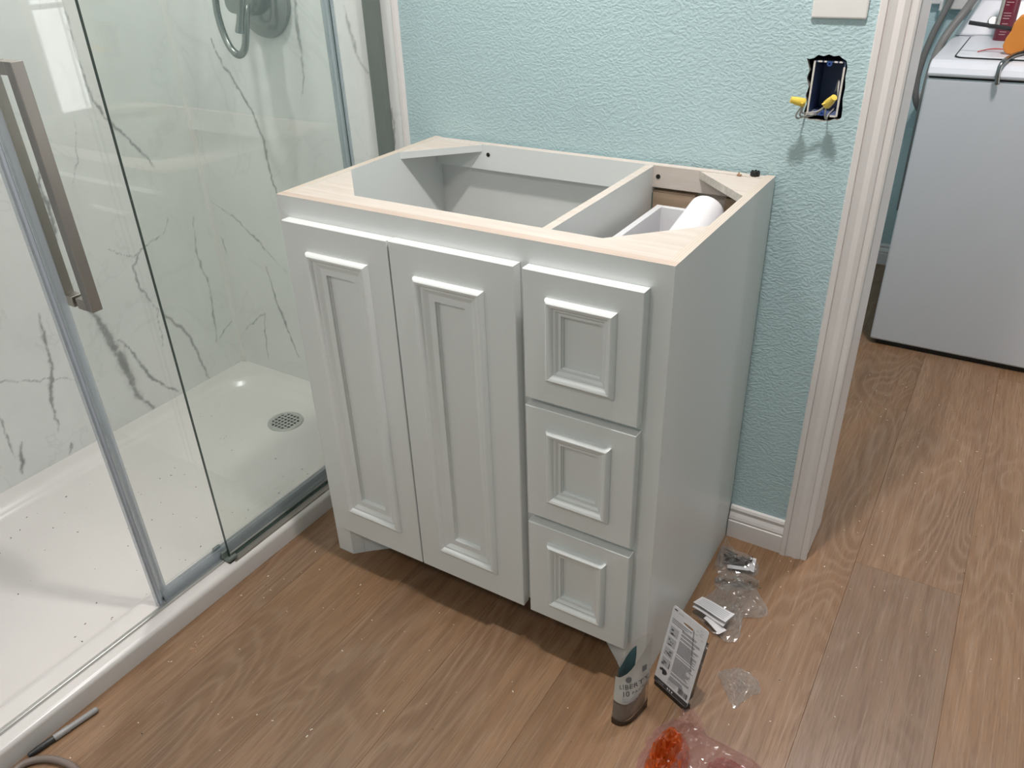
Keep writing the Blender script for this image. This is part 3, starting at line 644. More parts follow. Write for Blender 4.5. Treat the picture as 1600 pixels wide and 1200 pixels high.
ex = thing('electrical_box', (0.822, WALL_Y+0.03, 0.945), 'open dark blue electrical box with yellow wire nuts in a ragged wall hole', 'electrical box')
ex0, ex1, ez0, ez1, ey = 0.7975, 0.848, 0.950, 1.0375, WALL_Y+0.004
b = MB(); yb = 0.575; t_ = 0.002
b.box(ex0, ex1, yb-t_, yb, ez0, ez1).box(ex0, ex0+t_, ey, yb-t_, ez0, ez1).box(ex1-t_, ex1, ey, yb-t_, ez0, ez1).box(ex0+t_, ex1-t_, ey, yb-t_, ez0, ez0+t_).box(ex0+t_, ex1-t_, ey, yb-t_, ez1-t_, ez1)
b.build('shell', 'box_blue', ex)
b = MB().box(ex0-0.0005, ex0+0.0025, ey-0.0012, ey, ez0, ez1).box(ex1-0.0025, ex1+0.0005, ey-0.0012, ey, ez0, ez1-0.008).box(ex0+0.006, ex0+0.013, ey-0.0012, ey, ez1-0.002, ez1+0.0005).box(ex0+0.016, ex0+0.020, ey-0.0012, ey, ez1-0.002, ez1+0.0005).box(ex1-0.018, ex1-0.013, ey-0.0012, ey, ez1-0.002, ez1+0.0005).box(ex1-0.010, ex1-0.005, ey-0.0012, ey, ez1-0.002, ez1+0.0005).box(ex0+0.002, ex0+0.016, ey-0.0012, ey, ez0, ez0+0.0025).box(ex1-0.012, ex1-0.002, ey-0.0012, ey, ez0-0.001, ez0+0.002)
b.build('painted_rim', 'rim_white', ex)
for zz in (ez1-0.004, ez0+0.004): MB().lathe([(0.0042,0),(0.0042,0.004),(0.0016,0.004),(0.0016,0.001),(0.0004,0.001)], 16, (0.8225, ey+0.003, zz), (0,-1,0)).build('screw_tab', 'tab_blue', ex)
def nut(p, d):
    p = Vector(p); d = Vector(d).normalized()
    o = MB().lathe([(0.0064,0.0),(0.0073,0.0015),(0.0068,0.012),(0.0056,0.020),(0.0052,0.024),(0.0004,0.0245)], 14, p, d).build('wire_nut', 'wire_nut_yellow', ex, smooth=True, angle=40)
    side = d.cross(Vector((0,0,1))).normalized()
    w = MB()
    for s in (-1, 1):
        q = p + side*s*0.0055; u = d*0.009; vv = side*s*0.0055; n_ = d.cross(side)*0.0011
        w.add([q-n_, q+u-n_, q+u*0.5+vv-n_, q+n_, q+u+n_, q+u*0.5+vv+n_], [(0,1,2),(3,5,4),(0,3,4,1),(1,4,5,2),(2,5,3,0)])
    w.build('wing', 'wire_nut_yellow', o)
nut((0.800, WALL_Y-0.034, 0.976), (-0.85, -0.35, 0.22)); nut((0.834, WALL_Y-0.028, 0.974), (0.50, -0.50, 0.60))
wr = MB()
for pts in ([(0.803,0.53,0.952),(0.797,WALL_Y+0.002,0.949),(0.790,WALL_Y-0.024,0.948),(0.789,WALL_Y-0.034,0.957),(0.800,WALL_Y-0.034,0.976)],
            [(0.834,0.54,0.955),(0.834,WALL_Y+0.002,0.953),(0.836,WALL_Y-0.020,0.950),(0.834,WALL_Y-0.027,0.958),(0.834,WALL_Y-0.028,0.974)],
            [(0.800,WALL_Y-0.034,0.976),(0.797,WALL_Y-0.032,0.960),(0.808,WALL_Y-0.029,0.960),(0.822,WALL_Y-0.027,0.963),(0.834,WALL_Y-0.028,0.974)],
            [(0.800,WALL_Y-0.034,0.976),(0.794,WALL_Y-0.030,0.955),(0.806,WALL_Y-0.026,0.953),(0.820,WALL_Y-0.024,0.959),(0.834,WALL_Y-0.028,0.974)],
            [(0.845,0.52,0.955),(0.843,WALL_Y+0.004,0.99),(0.838,0.52,1.006),(0.833,0.53,0.985)]):
    wr.tube(spline(pts, 6), 0.0014, 8)
wr.build('wires', 'wire_gray', ex, smooth=True)

# ------------------------------------------------------------------ laundry room
WX0, WX1, WYF, WYB = 0.864, 1.54, 1.650, 2.330
ws = thing('washing_machine', ((WX0+WX1)/2, (WYF+WYB)/2, 0), 'white top-loading washing machine beyond the doorway', 'washer')
MB().box(WX0, WX1, WYF, WYB, 0.016, 0.838).build('body', 'washer_enamel', ws, bevel=0.006, seg=3)
MB().box(WX0+0.02, WX1-0.02, WYF+0.01, WYB, 0.0, 0.018).build('toe_base', 'black_plastic', ws)
dk = [(WYF-0.004,0.843),(WYF-0.005,0.852),(WYF+0.003,0.866),(WYF+0.018,0.877),(WYF+0.040,0.882),(WYB,0.885),(WYB,0.843)]
MB().prism(dk, 'x', WX0-0.001, WX1+0.001).build('deck', 'washer_enamel', ws, bevel=0.004)
MB().box(WX0+0.004, WX1-0.004, WYF+0.006, WYB, 0.836, 0.844).build('deck_gap', 'dark_gap', ws)
def rrect(x0, x1, y0, y1, r, n=5):
    out = []
    for cx, cy, a0 in ((x1-r,y1-r,0),(x0+r,y1-r,90),(x0+r,y0+r,180),(x1-r,y0+r,270)):
        for k in range(n+1): a = math.radians(a0+90*k/n); out.append((cx+r*math.cos(a), cy+r*math.sin(a)))
    return out
MB().prism(rrect(0.914, 1.494, 1.722, 2.196, 0.03), 'z', 0.880, 0.8856).build('lid_gap', 'dark_gap', ws)
MB().prism(rrect(0.9175, 1.49, 1.7255, 2.1925, 0.028), 'z', 0.881, 0.8885).build('lid', 'washer_enamel', ws, bevel=0.003)
cv = [(WX0,2.20,0.885),(WX1,2.20,0.885),(WX1,WYB,0.885),(WX0,WYB,0.885),(WX0+0.055,2.255,0.985),(WX1-0.055,2.255,0.985),(WX1-0.055,WYB,1.02),(WX0+0.055,WYB,1.02),(WX0+0.065,2.29,1.02),(WX1-0.065,2.29,1.02)]
cn = MB().add(cv, [(0,3,2,1),(0,1,5,4),(4,5,9,8),(8,9,6,7),(1,2,6,9,5),(3,0,4,8,7),(2,3,7,6)]).build('control_console', 'washer_enamel', ws, bevel=0.008, seg=3)
for x in (0.968, 1.085):
    MB().lathe([(0.018,0),(0.017,0.010),(0.013,0.014),(0.0005,0.014)], 24, (x, 2.222, 0.925), (0,-0.87,0.48)).build('knob', 'satin_steel', cn, smooth=True, angle=40)

tb = thing('caulk_tube', (1.008, 2.10, 0.8885), 'dark red caulk cartridge standing on the washing machine', 'caulk tube')
MB().lathe([(0.0245,0.0),(0.0255,0.002),(0.0255,0.212),(0.022,0.218),(0.006,0.222),(0.0045,0.25),(0.003,0.29),(0.0003,0.291)], 32, (1.008,2.10,0.8885)).build('cartridge', 'tube_red', tb, smooth=True, angle=40)
pb = MB(); rr = random.Random(3)
for k in range(26):
    z = 0.8885+0.018+k*0.0075
    if k in (5, 9, 10, 15): continue
    a0 = -2.05+rr.random()*0.12; a1 = a0+0.35+rr.random()*0.6; h = 0.0011+rr.random()*0.0008
    N = 8; vs = []
    for i in range(N+1):
        a = a0+(a1-a0)*i/N; vs += [(1.008+0.02575*math.cos(a), 2.10+0.02575*math.sin(a), z), (1.008+0.02575*math.cos(a), 2.10+0.02575*math.sin(a), z+h)]
    pb.add(vs, [(2*i,2*i+2,2*i+3,2*i+1) for i in range(N)])
pb.build('print', 'print_pale', tb)['kind'] = 'stuff'
sg = MB(); N = 10; vs = []
for i in range(N+1):
    a = -2.75+0.55*i/N; vs += [(1.008+0.02572*math.cos(a), 2.10+0.02572*math.sin(a), 0.93), (1.008+0.02572*math.cos(a), 2.10+0.02572*math.sin(a), 1.09)]
sg.add(vs, [(2*i,2*i+2,2*i+3,2*i+1) for i in range(N)]); sg.build('side_stripe', 'gray_ply', tb)

bc = thing('bar_clamp', (1.09, 1.80, 0.8885), 'orange bar clamp with a black bar resting on the washing machine', 'clamp')
MB().tube([(0.9265,1.80,0.967),(1.16,1.80,0.938)], 0.0055, 4).build('bar', 'black_plastic', bc)
op = [(1.030,0.898),(1.025,0.910),(1.028,0.930),(1.036,0.948),(1.038,0.968),(1.050,0.988),(1.075,1.000),(1.16,0.995),(1.16,0.945),(1.11,0.940),(1.088,0.930),(1.080,0.915),(1.078,0.900),(1.085,0.892),(1.07,0.889),(1.04,0.890)]
MB().prism(op, 'y', 1.785, 1.815).build('handle', 'clamp_orange', bc, bevel=0.005, seg=3)
MB().prism([(1.072,0.889),(1.16,0.889),(1.16,0.948),(1.10,0.945),(1.08,0.930)], 'y', 1.790, 1.812).build('jaw', 'black_plastic', bc, bevel=0.004)
hk = MB().tube(spline([(1.040,1.640,0.833),(1.0375,1.638,0.850),(1.036,1.637,0.868),(1.038,1.643,0.884),(1.046,1.672,0.8925),(1.062,1.74,0.8955),(1.085,1.80,0.8955)], 6), 0.0062, 12).build('metal_hook', 'dark_steel', None, smooth=True)
tag(hk, 'bent steel hook hanging over the washing machine front edge', 'hook')
rw = MB().tube(spline([(0.9666,1.808,0.8905),(0.981,1.84,0.8915),(0.9977,1.865,0.892),(1.02,1.875,0.8915),(1.06,1.87,0.8905)], 6), 0.0016, 8).build('red_wire', 'wire_red', None, smooth=True)
tag(rw, 'short red wire lying on the washing machine lid', 'wire')
# hoses behind the machine
h1 = MB().tube(spline([(0.845,2.335,1.08),(0.822,2.33,0.99),(0.806,2.32,0.93),(0.790,2.31,0.872),(0.776,2.30,0.79),(0.773,2.30,0.715),(0.785,2.305,0.650),(0.82,2.33,0.60),(0.855,2.352,0.57)], 8), 0.011, 14).build('drain_hose', 'hose_gray', None, smooth=True)
tag(h1, 'gray hose curving down to a wall outlet beside the washing machine', 'hose')
h2 = MB().tube(spline([(0.952,2.29,1.08),(0.918,2.25,1.035),(0.885,2.15,0.965),(0.846,2.10,0.885),(0.836,2.02,0.80),(0.838,1.98,0.60),(0.838,2.00,0.35)], 8), 0.0125, 14).build('supply_hose', 'hose_gray', None, smooth=True)
tag(h2, 'thick gray hose running up against the washing machine side', 'hose')
ob = thing('outlet_box', (0.88, LAU_Y1, 0.947), 'white plastic washer outlet box on the laundry wall', 'outlet box')
MB().box(0.806, 0.96, 2.365, LAU_Y1, 0.947, 1.10).build('housing', 'white_plastic', ob, bevel=0.004)
vf = thing('valve_handle', (0.775, LAU_Y1, 0.95), 'small white valve fitting on the laundry wall beside the gray hose', 'valve')
MB().box(0.757, 0.795, 2.372, LAU_Y1, 0.962, 0.985).build('body', 'white_plastic', vf, bevel=0.004)
MB().box(0.786, 0.796, 2.366, 2.374, 0.942, 0.975).build('tab', 'white_plastic', vf, bevel=0.002)
pp = thing('pipe_stub', (0.80, 2.36, 0.665), 'white pipe stub behind the gray hose at the laundry wall', 'pipe')
MB().lathe([(0.013,0),(0.013,0.06),(0.017,0.06),(0.017,0.085),(0.0005,0.085)], 20, (0.800, LAU_Y1, 0.668), (0,-1,0)).build('stub', 'white_plastic', pp, smooth=True, angle=40)
# ------------------------------------------------------------------ things on the floor
def bilin(c, u, v): 
    a, b, d, e = [Vector(p) for p in c]; return a*(1-u)*(1-v) + b*u*(1-v) + d*u*v + e*(1-u)*v
def facet(x, y, freq, seed):
    """faceted crumple: ridged noise with sharp creases at two scales"""
    a = abs(noise.noise(Vector((x*freq, y*freq, seed)))); b = abs(noise.noise(Vector((x*freq*2.1+3.7, y*freq*2.1, seed+4.2)))); c = abs(noise.noise(Vector((x*freq*4.3, y*freq*4.3+1.9, seed+8.8))))
    return max(0.0, 1.0 - 1.9*a) * 0.62 + max(0.0, 1.0 - 2.0*b) * 0.28 + max(0.0, 1-2*c) * 0.10
def crumple(name, mat, outline, h, seed, parent=None, n=30, freq=36, base=0.0008, wob=0.006, lift=0.0, jit=0.0022):
    """closed crumpled film bag over a floor outline (list of (x,y)), a top and a bottom sheet with jittered facets"""
    cx = sum(p[0] for p in outline)/len(outline); cy = sum(p[1] for p in outline)/len(outline); rj = random.Random(int(seed*10))
    rim = spline([(x, y, 0) for x, y in outline], 5, True); N = len(rim); R = n//2; vs = []; fs = []
    for sheet in (1, 0):
        o = len(vs)
        for i in range(R+1):
            t = i/R
            for k in range(N):
                p = Vector((cx, cy, 0)).lerp(rim[k], t); e = max(0.0, 1-t**3.0); st = (1-t)*0.0+1.0
                jx, jy = (rj.uniform(-jit, jit), rj.uniform(-jit, jit)) if 0 < i else (0, 0)
                q = 1 + (wob*9)*noise.noise(Vector((rim[k].x*70, rim[k].y*70, seed)))*t*t
                x, y = cx+(p.x-cx)*q+jx, cy+(p.y-cy)*q+jy
                z = base
                if sheet: z = base + 0.0006 + (h*(0.12+0.88*facet(x, y, freq, seed)) + lift)*(0.25+0.75*e)*min(1, (1-t)*5+0.16)
                vs.append((x, y, z))
        for i in range(R):
            for k in range(N):
                a, b = o+i*N+k, o+i*N+(k+1)%N
                for f in ((a, a+N, b+N), (a, b+N, b)): fs.append(f if sheet else f[::-1])
    return MB().add(vs, fs).build(name, mat, parent, smooth=False)

# clear packet of dark screws with a white label, against the cabinet side
sk = thing('screw_packet', (0.815, 0.405, 0), 'clear packet of dark bronze screws with a white label strip on the floor', 'packet')
crumple('film', 'clear_film', [(0.768,0.440),(0.800,0.436),(0.848,0.430),(0.862,0.405),(0.856,0.376),(0.815,0.368),(0.788,0.352),(0.772,0.390)], 0.016, 3.1, sk, lift=0.006)
rr = random.Random(11)
for k in range(24):
    x, y = 0.812+rr.uniform(-0.020,0.020), 0.401+rr.uniform(-0.014,0.014); a = rr.uniform(-0.9, 0.9)+0.25; l = 0.014; z = 0.004+k*0.0005
    dv = Vector((math.cos(a), math.sin(a), rr.uniform(-0.1,0.1))).normalized(); p = Vector((x, y, z))
    MB().lathe([(0.0005,0),(0.0019,0.004),(0.0021,0.024),(0.0040,0.027),(0.0040,0.028),(0.0004,0.0285)], 8, p-dv*l, dv).build('screw', 'screw_bronze', sk, smooth=True, angle=40)
lb = MB()
for (c, n_) in (([(0.838,0.424,0.012),(0.850,0.426,0.009),(0.858,0.382,0.008),(0.845,0.381,0.012)], 6), ([(0.800,0.377,0.010),(0.845,0.387,0.013),(0.848,0.379,0.011),(0.803,0.369,0.008)], 6)):
    vs = []
    for i in range(n_+1):
        for v in (0, 1): q = bilin(c, v, i/n_) if n_ else None; vs.append((q.x, q.y, q.z+0.0022*math.sin(i*2.1+v)))
    lb.add(vs, [(2*i,2*i+1,2*i+3,2*i+2) for i in range(n_)])
lb.build('label_strip', 'paper_white', sk)
up = MB(); vs = []                                                     # film flap standing up beside the cabinet
for i in range(9):
    for j in range(9):
        u, v = i/8, j/8; vs.append((0.767+0.020*u+0.006*v+0.003*noise.noise(Vector((u*4,v*4,2))), 0.425-0.075*v+0.02*u+0.004*noise.noise(Vector((u*5,v*5,7))), 0.002+0.036*(1-abs(2*u-1))*(0.4+0.6*(1-v))+0.005*noise.noise(Vector((u*6,v*6,1)))))
up.add(vs, [(i*9+j,i*9+j+1,(i+1)*9+j+1,(i+1)*9+j) for i in range(8) for j in range(8)]); up.build('flap', 'clear_film', sk)

hwp = thing('hardware_packet', (0.83, 0.335, 0), 'small clear packet of brass hinge hardware between the screws and the leaflet', 'packet')
crumple('film', 'clear_film', [(0.790,0.345),(0.825,0.362),(0.868,0.372),(0.878,0.345),(0.850,0.328),(0.802,0.304)], 0.013, 8.4, hwp, lift=0.006)
rr = random.Random(5)
for k in range(6):
    x = 0.800+0.013*k; y = 0.328+0.0045*k+rr.uniform(-0.004,0.004); a = 0.35+rr.uniform(-0.4,0.4); c, s_ = math.cos(a), math.sin(a); m = MB()
    for (dx0, dx1, dy0, dy1, z0, z1) in ((-0.011,0.011,-0.0045,0.0045,0.003,0.0045),(-0.004,0.004,-0.0045,0.0045,0.0045,0.008)):
        q = MB().box(dx0, dx1, dy0, dy1, z0, z1); m.add([(x+px*c-py*s_, y+px*s_+py*c, pz) for px, py, pz in q.v], q.f)
    m.build('bracket', 'hardware_brass' if k % 3 else 'pouch_contents', hwp)

bg = crumple('clear_bag', 'clear_film', [(0.812,0.356),(0.850,0.350),(0.888,0.330),(0.918,0.288),(0.905,0.266),(0.878,0.247),(0.886,0.190),(0.868,0.170),(0.835,0.182),(0.786,0.215),(0.784,0.245),(0.800,0.300)], 0.022, 5.5, None, n=34, freq=30, base=0.002)
tag(bg, 'large crumpled clear plastic bag under the folded white leaflet', 'bag')
lf = thing('folded_leaflet', (0.822, 0.215, 0.026), 'folded white printed instruction leaflet lying on the crumpled clear bag', 'leaflet')
top = [(0.7798,0.2150,0.0290),(0.8545,0.1939,0.0310),(0.8641,0.2249,0.0300),(0.7902,0.2395,0.0285)]
low = [(0.7800,0.2120,0.0190),(0.8525,0.1900,0.0215),(0.8641,0.2245,0.0288),(0.7902,0.2390,0.0272)]
def sheet(c, nm, mat, dz=0.0):
    b = MB(); vs = []; n = 8
    for i in range(n+1):
        for j in range(3):
            q = bilin(c, i/n, j/2); vs.append((q.x, q.y, q.z+dz+0.0012*math.sin(i*0.7)))
    o = len(vs); vs += [(x, y, z-0.0009) for x, y, z in vs]
    f = [(i*3+j,(i+1)*3+j,(i+1)*3+j+1,i*3+j+1) for i in range(n) for j in range(2)]
    b.add(vs, f + [tuple(o+k for k in g[::-1]) for g in f] + [(i*3,o+i*3,o+i*3+3,i*3+3) for i in range(n)] + [(i*3+5,o+i*3+5,o+i*3+2,i*3+2) for i in range(n)] + [(0,1,o+1,o),(1,2,o+2,o+1),(n*3+1,n*3,o+n*3,o+n*3+1),(n*3+2,n*3+1,o+n*3+1,o+n*3+2)]); return b.build(nm, mat, lf)
sheet(top, 'top_leaf', 'card_white'); sheet(low, 'lower_leaf', 'card_white')
sheet([(0.810,0.196,0.016),(0.850,0.176,0.012),(0.860,0.190,0.015),(0.815,0.206,0.019)], 'inner_leaf', 'card_white')
b = MB(); n = 8
for r_ in range(5):
    v0 = 0.14+0.155*r_; vs = []
    for i in range(n+1):
        u = 0.07+0.84*i/n
        for v in (v0, v0+0.055): q = bilin(top, u, v); vs.append((q.x, q.y, q.z+0.0003+0.0012*math.sin(u*n*0.7)))
    b.add(vs, [(2*i,2*i+2,2*i+3,2*i+1) for i in range(n)])
b.build('print', 'print_light_gray', lf)['kind'] = 'stuff'

sc = crumple('plastic_scrap', 'clear_film', [(0.880,0.090),(0.900,0.118),(0.922,0.122),(0.945,0.110),(0.957,0.088),(0.940,0.062),(0.928,0.030),(0.905,0.055)], 0.018, 2.2, None, n=24, freq=62, wob=0.016)
tag(sc, 'small crumpled scrap of clear plastic alone on the wood floor', 'plastic scrap')

# back of a printed blister card standing on edge beside the cabinet
CB = [Vector((0.7799,0.0088,0.0125)), Vector((0.8561,-0.0224,0.0125)), Vector((0.8701,0.0126,0.1822)), Vector((0.7939,0.0437,0.1821))]
cu = (CB[1]-CB[0]).normalized(); cvv = (CB[3]-CB[0]); cvv = (cvv - cu*cvv.dot(cu)).normalized(); cn_ = cu.cross(cvv); w_, h_ = (CB[1]-CB[0]).length, (CB[3]-CB[0]).length
def K(u, v, d=0.0): return CB[0] + cu*u*w_ + cvv*v*h_ + cn_*d
kd = thing('blister_card', ((CB[0]+CB[1])/2).to_tuple()[:2] + (0,), 'white printed back of a blister card standing beside the cabinet side', 'package')
outer = rrect(0.0, w_, 0.0, h_, 0.005, 3)
slot = [(0.50+0.17*math.cos(a), 0.885+0.017*math.sin(a)) for a in [2*math.pi*k/16 for k in range(16)]]
o2 = [(p[0]/w_, p[1]/h_) for p in outer]
# ring between slot and outline
def ang(p): return math.atan2((p[1]-0.885)*h_, (p[0]-0.5)*w_)
o2 = sorted(o2, key=ang); s2 = sorted(slot, key=ang)
import bisect
b = MB()
for side, d in ((1, 0.0004), (-1, -0.0004)):
    vs = [K(*p, d) for p in o2] + [K(*p, d) for p in s2]; no, ns = len(o2), len(s2); fs = []; i = j = 0
    ao = [ang(p) for p in o2]; as_ = [ang(p) for p in s2]
    while i < no or j < ns:
        if j >= ns or (i < no and (ao[i+1] if i+1 < no else 9) <= (as_[j+1] if j+1 < ns else 9)):
            fs.append((i % no, (i+1) % no, no + j % ns)); i += 1
        else:
            fs.append((i % no, no+(j+1) % ns, no+j % ns)); j += 1
    b.add(vs, fs if side > 0 else [f[::-1] for f in fs])
no, ns = len(o2), len(s2); nt = no+ns
b.f += [(k, nt+k, nt+(k+1)%no, (k+1)%no) for k in range(no)] + [(no+(k+1)%ns, nt+no+(k+1)%ns, nt+no+k, no+k) for k in range(ns)]; b.m += [0]*(no+ns)
b.build('card', 'card_white', kd)
prt = {'print_gray': MB(), 'print_dark': MB(), 'print_light_gray': MB(), 'card_white': MB()}
def q_(mat, u0, u1, v0, v1, d=0.0007): prt[mat].add([K(u0,v0,d),K(u1,v0,d),K(u1,v1,d),K(u0,v1,d)], [(0,1,2,3)])
rr = random.Random(21)
q_('print_dark', 0.0, 1.0, 0.005, 0.062)                                 # black foot strip
for u0 in (0.40, 0.46, 0.53): q_('card_white', u0, u0+0.035, 0.022, 0.042, 0.0009)
q_('print_gray', 0.12, 0.30, 0.022, 0.038, 0.0009)
for k in range(3): q_('print_gray', 0.06, 0.62-0.1*k, 0.845-0.022*k, 0.853-0.022*k)
q_('print_dark', 0.05, 0.14, 0.955, 0.97); q_('print_light_gray', 0.18, 0.32, 0.95, 0.96)
for k in range(4):                                                     # four little diagrams down the left side
    v1 = 0.76-0.135*k; q_('print_light_gray', 0.07, 0.31, v1-0.105, v1)
    for m in range(5):
        a, c = rr.uniform(0.08, 0.24), rr.uniform(v1-0.10, v1-0.03); q_('print_gray' if m < 4 else 'print_dark', a, a+rr.uniform(0.03,0.07), c, c+rr.uniform(0.008,0.024), 0.0009)
q_('print_dark', 0.29, 0.31, 0.255, 0.32, 0.0009)
for k in range(7):
    a = rr.uniform(0.07, 0.20); c = rr.uniform(0.12, 0.19); q_('print_dark', a, a+0.07, c, c+0.028)
prt['print_dark'].add([K(0.25+0.05*math.cos(t_), 0.185+0.026*math.sin(t_), 0.0009) for t_ in [2*math.pi*k/14 for k in range(14)]], [tuple(range(14))])
v = 0.80
while v > 0.14:                                                        # columns of fine print
    if rr.random() > 0.08:
        q_('print_gray', 0.38, 0.72+rr.uniform(0.02, 0.22), v-0.0075, v)
    v -= 0.0150
for k in range(6): q_('print_light_gray', 0.36, 0.58+rr.uniform(0,0.06), 0.165-0.014*k, 0.171-0.014*k)
u = 0.68
while u < 0.93: w0 = rr.choice((0.006, 0.010, 0.016)); q_('print_dark', u, u+w0, 0.085, 0.150); u += w0+rr.choice((0.006, 0.010))
for k in range(7): a, c = rr.uniform(0.70,0.90), rr.uniform(0.84,0.95); q_('print_light_gray', a, a+0.06, c, c+0.008)
for m, bb in prt.items(): bb.build('print', m, kd)['kind'] = 'stuff'
bl = MB(); pts = []
for (u0, u1, v0, v1, d) in ((0.06, 0.94, 0.02, 0.80, -0.0008), (0.10, 0.90, 0.05, 0.76, -0.024)):
    pts += [K(u0,v0,d), K(u1,v0,d), K(u1,v1,d), K(u0,v1,d)]
zmin = 0.0015
pts = [Vector((p.x, p.y, max(zmin, p.z))) for p in pts]
bl.add(pts, [(4,7,6,5),(0,1,5,4),(1,2,6,5),(2,3,7,6),(3,0,4,7)]); bl.build('blister', 'dark_blister', kd)
ft = MB(); pts = [K(0.02,0.012,0.0003), K(0.98,0.012,0.0003), K(0.98,0.012,-0.012), K(0.02,0.012,-0.012)]
ft.add(pts + [(p.x, p.y, 0.0) for p in pts], [(3,2,1,0),(4,5,6,7),(0,1,5,4),(1,2,6,5),(2,3,7,6),(3,0,4,7)]); ft.build('base_tray', 'black_plastic', kd)

# standing pouch: front sheet S(u,v), back sheet, contents, printing that follows the sheet
def bez(a, b, c, t): a, b, c = Vector(a), Vector(b), Vector(c); return a*(1-t)**2 + b*2*t*(1-t) + c*t*t
def S(u, v, d=0.0):
    B0 = bez((0.7475,-0.1080,0.0), (0.7800,-0.1200,0.0), (0.7890,-0.0430,0.0), u)
    T0 = bez((0.7480,-0.1010,0.116), (0.7700,-0.1000,0.104), (0.7900,-0.0480,0.188), u)
    p = B0.lerp(T0, v); bul = 0.006*math.sin(math.pi*min(1, v*1.2))*math.sin(math.pi*u)
    n = Vector((0.80, -0.60, 0.0)); p = p + n*(bul+d); p += n*0.0012*noise.noise(Vector((u*5, v*7, 2.0)))
    return p
def Bk(u, v):
    B0 = bez((0.7475,-0.1080,0.0), (0.7480,-0.0560,0.0), (0.7890,-0.0430,0.0), u); T0 = bez((0.7480,-0.1010,0.122), (0.752,-0.052,0.178), (0.7900,-0.0480,0.190), u)
    return B0.lerp(T0, v) + Vector((0.002*noise.noise(Vector((u*4,v*4,6))), 0.002*noise.noise(Vector((u*4,v*4,8))), 0))
po = thing('hardware_pouch', (0.768,-0.080,0), 'standing open white plastic pouch printed LIBERTY 10 PACK beside the cabinet foot', 'pouch')
def grid(fn, nu, nv, v0, v1, flip=False, u0=0.0, u1=1.0):
    vs = [fn(u0+(u1-u0)*i/nu, v0+(v1-v0)*j/nv) for j in range(nv+1) for i in range(nu+1)]
    fs = [(j*(nu+1)+i, j*(nu+1)+i+1, (j+1)*(nu+1)+i+1, (j+1)*(nu+1)+i) for j in range(nv) for i in range(nu)]
    return MB().add(vs, [f[::-1] for f in fs] if flip else fs)
grid(lambda u, v: S(u, v + 0.10*(0.5-u)*(0.0 if v > 0.99 else 1)*(1 if 0.3 < v < 0.9 else 0)), 16, 8, 0.46, 1.0).build('front_label', 'pouch_white', po, smooth=True)
grid(S, 16, 7, 0.11, 0.46).build('window', 'clear_film', po, smooth=True)
grid(lambda u, v: S(u, v, -0.004), 14, 8, 0.06, 0.50, u0=0.04, u1=0.96).build('contents', 'pouch_contents', po, smooth=True)
grid(lambda u, v: S(u, v*(0.75+0.5*abs(u-0.5))), 16, 4, 0.0, 0.13).build('bottom_gusset', 'pouch_base', po, smooth=True)
grid(Bk, 12, 10, 0.0, 1.0, True).build('back_sheet', 'clear_film', po, smooth=True)
grid(lambda u, v: Bk(u, v) + Vector((0.0015,-0.0012,0)), 10, 6, 0.60, 0.93, True, 0.10, 0.62).build('inner_print', 'pouch_teal', po, smooth=True)
def text_on(txt, size, u0, v0, fn, mat, parent, name, ws=0.073, hs=0.140, slope=0.0, spacing=1.0):
    cu_ = bpy.data.curves.new(name, 'FONT'); cu_.body = txt; cu_.size = size; cu_.space_character = spacing; cu_.resolution_u = 2
    tmp = bpy.data.objects.new(name, cu_); me = tmp.to_mesh(); vs = [v.co.copy() for v in me.vertices]; fs = [tuple(p.vertices) for p in me.polygons]; tmp.to_mesh_clear()
    bpy.data.objects.remove(tmp); bpy.data.curves.remove(cu_)
    if not vs: return
    MB().add([fn(u0+c.x/ws, v0+(c.y+slope*c.x)/hs) for c in vs], fs).build(name, mat, parent)
def F(u, v):
    zt = bez((0,0,0.116), (0,0,0.104), (0,0,0.188), u).z; return S(u, v*0.125/zt, 0.0012)
text_on('LIBERTY', 0.0150, 0.16, 0.715, F, 'print_dark', po, 'lettering', spacing=1.12)
text_on('10', 0.0175, 0.24, 0.595, F, 'print_dark', po, 'lettering'); text_on('PACK', 0.0090, 0.54, 0.615, F, 'print_dark', po, 'lettering', spacing=1.15)
em = MB().add([F(0.45+0.085*math.cos(a), 0.870+0.050*math.sin(a)) for a in [2*math.pi*k/18 for k in range(18)]], [tuple(range(18))])
em.build('emblem', 'print_gray', po)
for k in range(3): grid(F, 8, 1, 0.545-0.028*k, 0.557-0.028*k, False, 0.26, 0.78-0.07*k).build('fine_print', 'print_light_gray', po)
grid(F, 3, 3, 0.92, 1.02, False, 0.80, 0.90).build('pictogram', 'print_gray', po)

# translucent pink and orange bag at the picture's lower edge
bo = thing('produce_bag', (0.93, -0.14, 0), 'crumpled translucent pink and orange plastic bag in the foreground on the floor', 'bag')
crumple('film', 'pink_film', [(0.833,-0.060),(0.862,-0.036),(0.905,-0.046),(0.965,-0.050),(1.015,-0.064),(1.050,-0.110),(1.055,-0.200),(0.990,-0.270),(0.920,-0.280),(0.850,-0.250),(0.826,-0.180),(0.818,-0.110)], 0.044, 4.7, bo, n=60, freq=15, jit=0.0008)
crumple('orange_wrap', 'orange_film', [(0.836,-0.085),(0.860,-0.070),(0.886,-0.092),(0.898,-0.130),(0.892,-0.190),(0.860,-0.215),(0.838,-0.180),(0.830,-0.130)], 0.050, 9.3, bo, n=34, freq=40, base=0.003)
crumple('red_wrap', 'red_film', [(0.935,-0.085),(0.975,-0.078),(1.012,-0.098),(1.024,-0.140),(0.990,-0.180),(0.945,-0.175),(0.928,-0.130)], 0.036, 1.9, bo, n=28, freq=22, base=0.003)
tail = MB(); vs = []
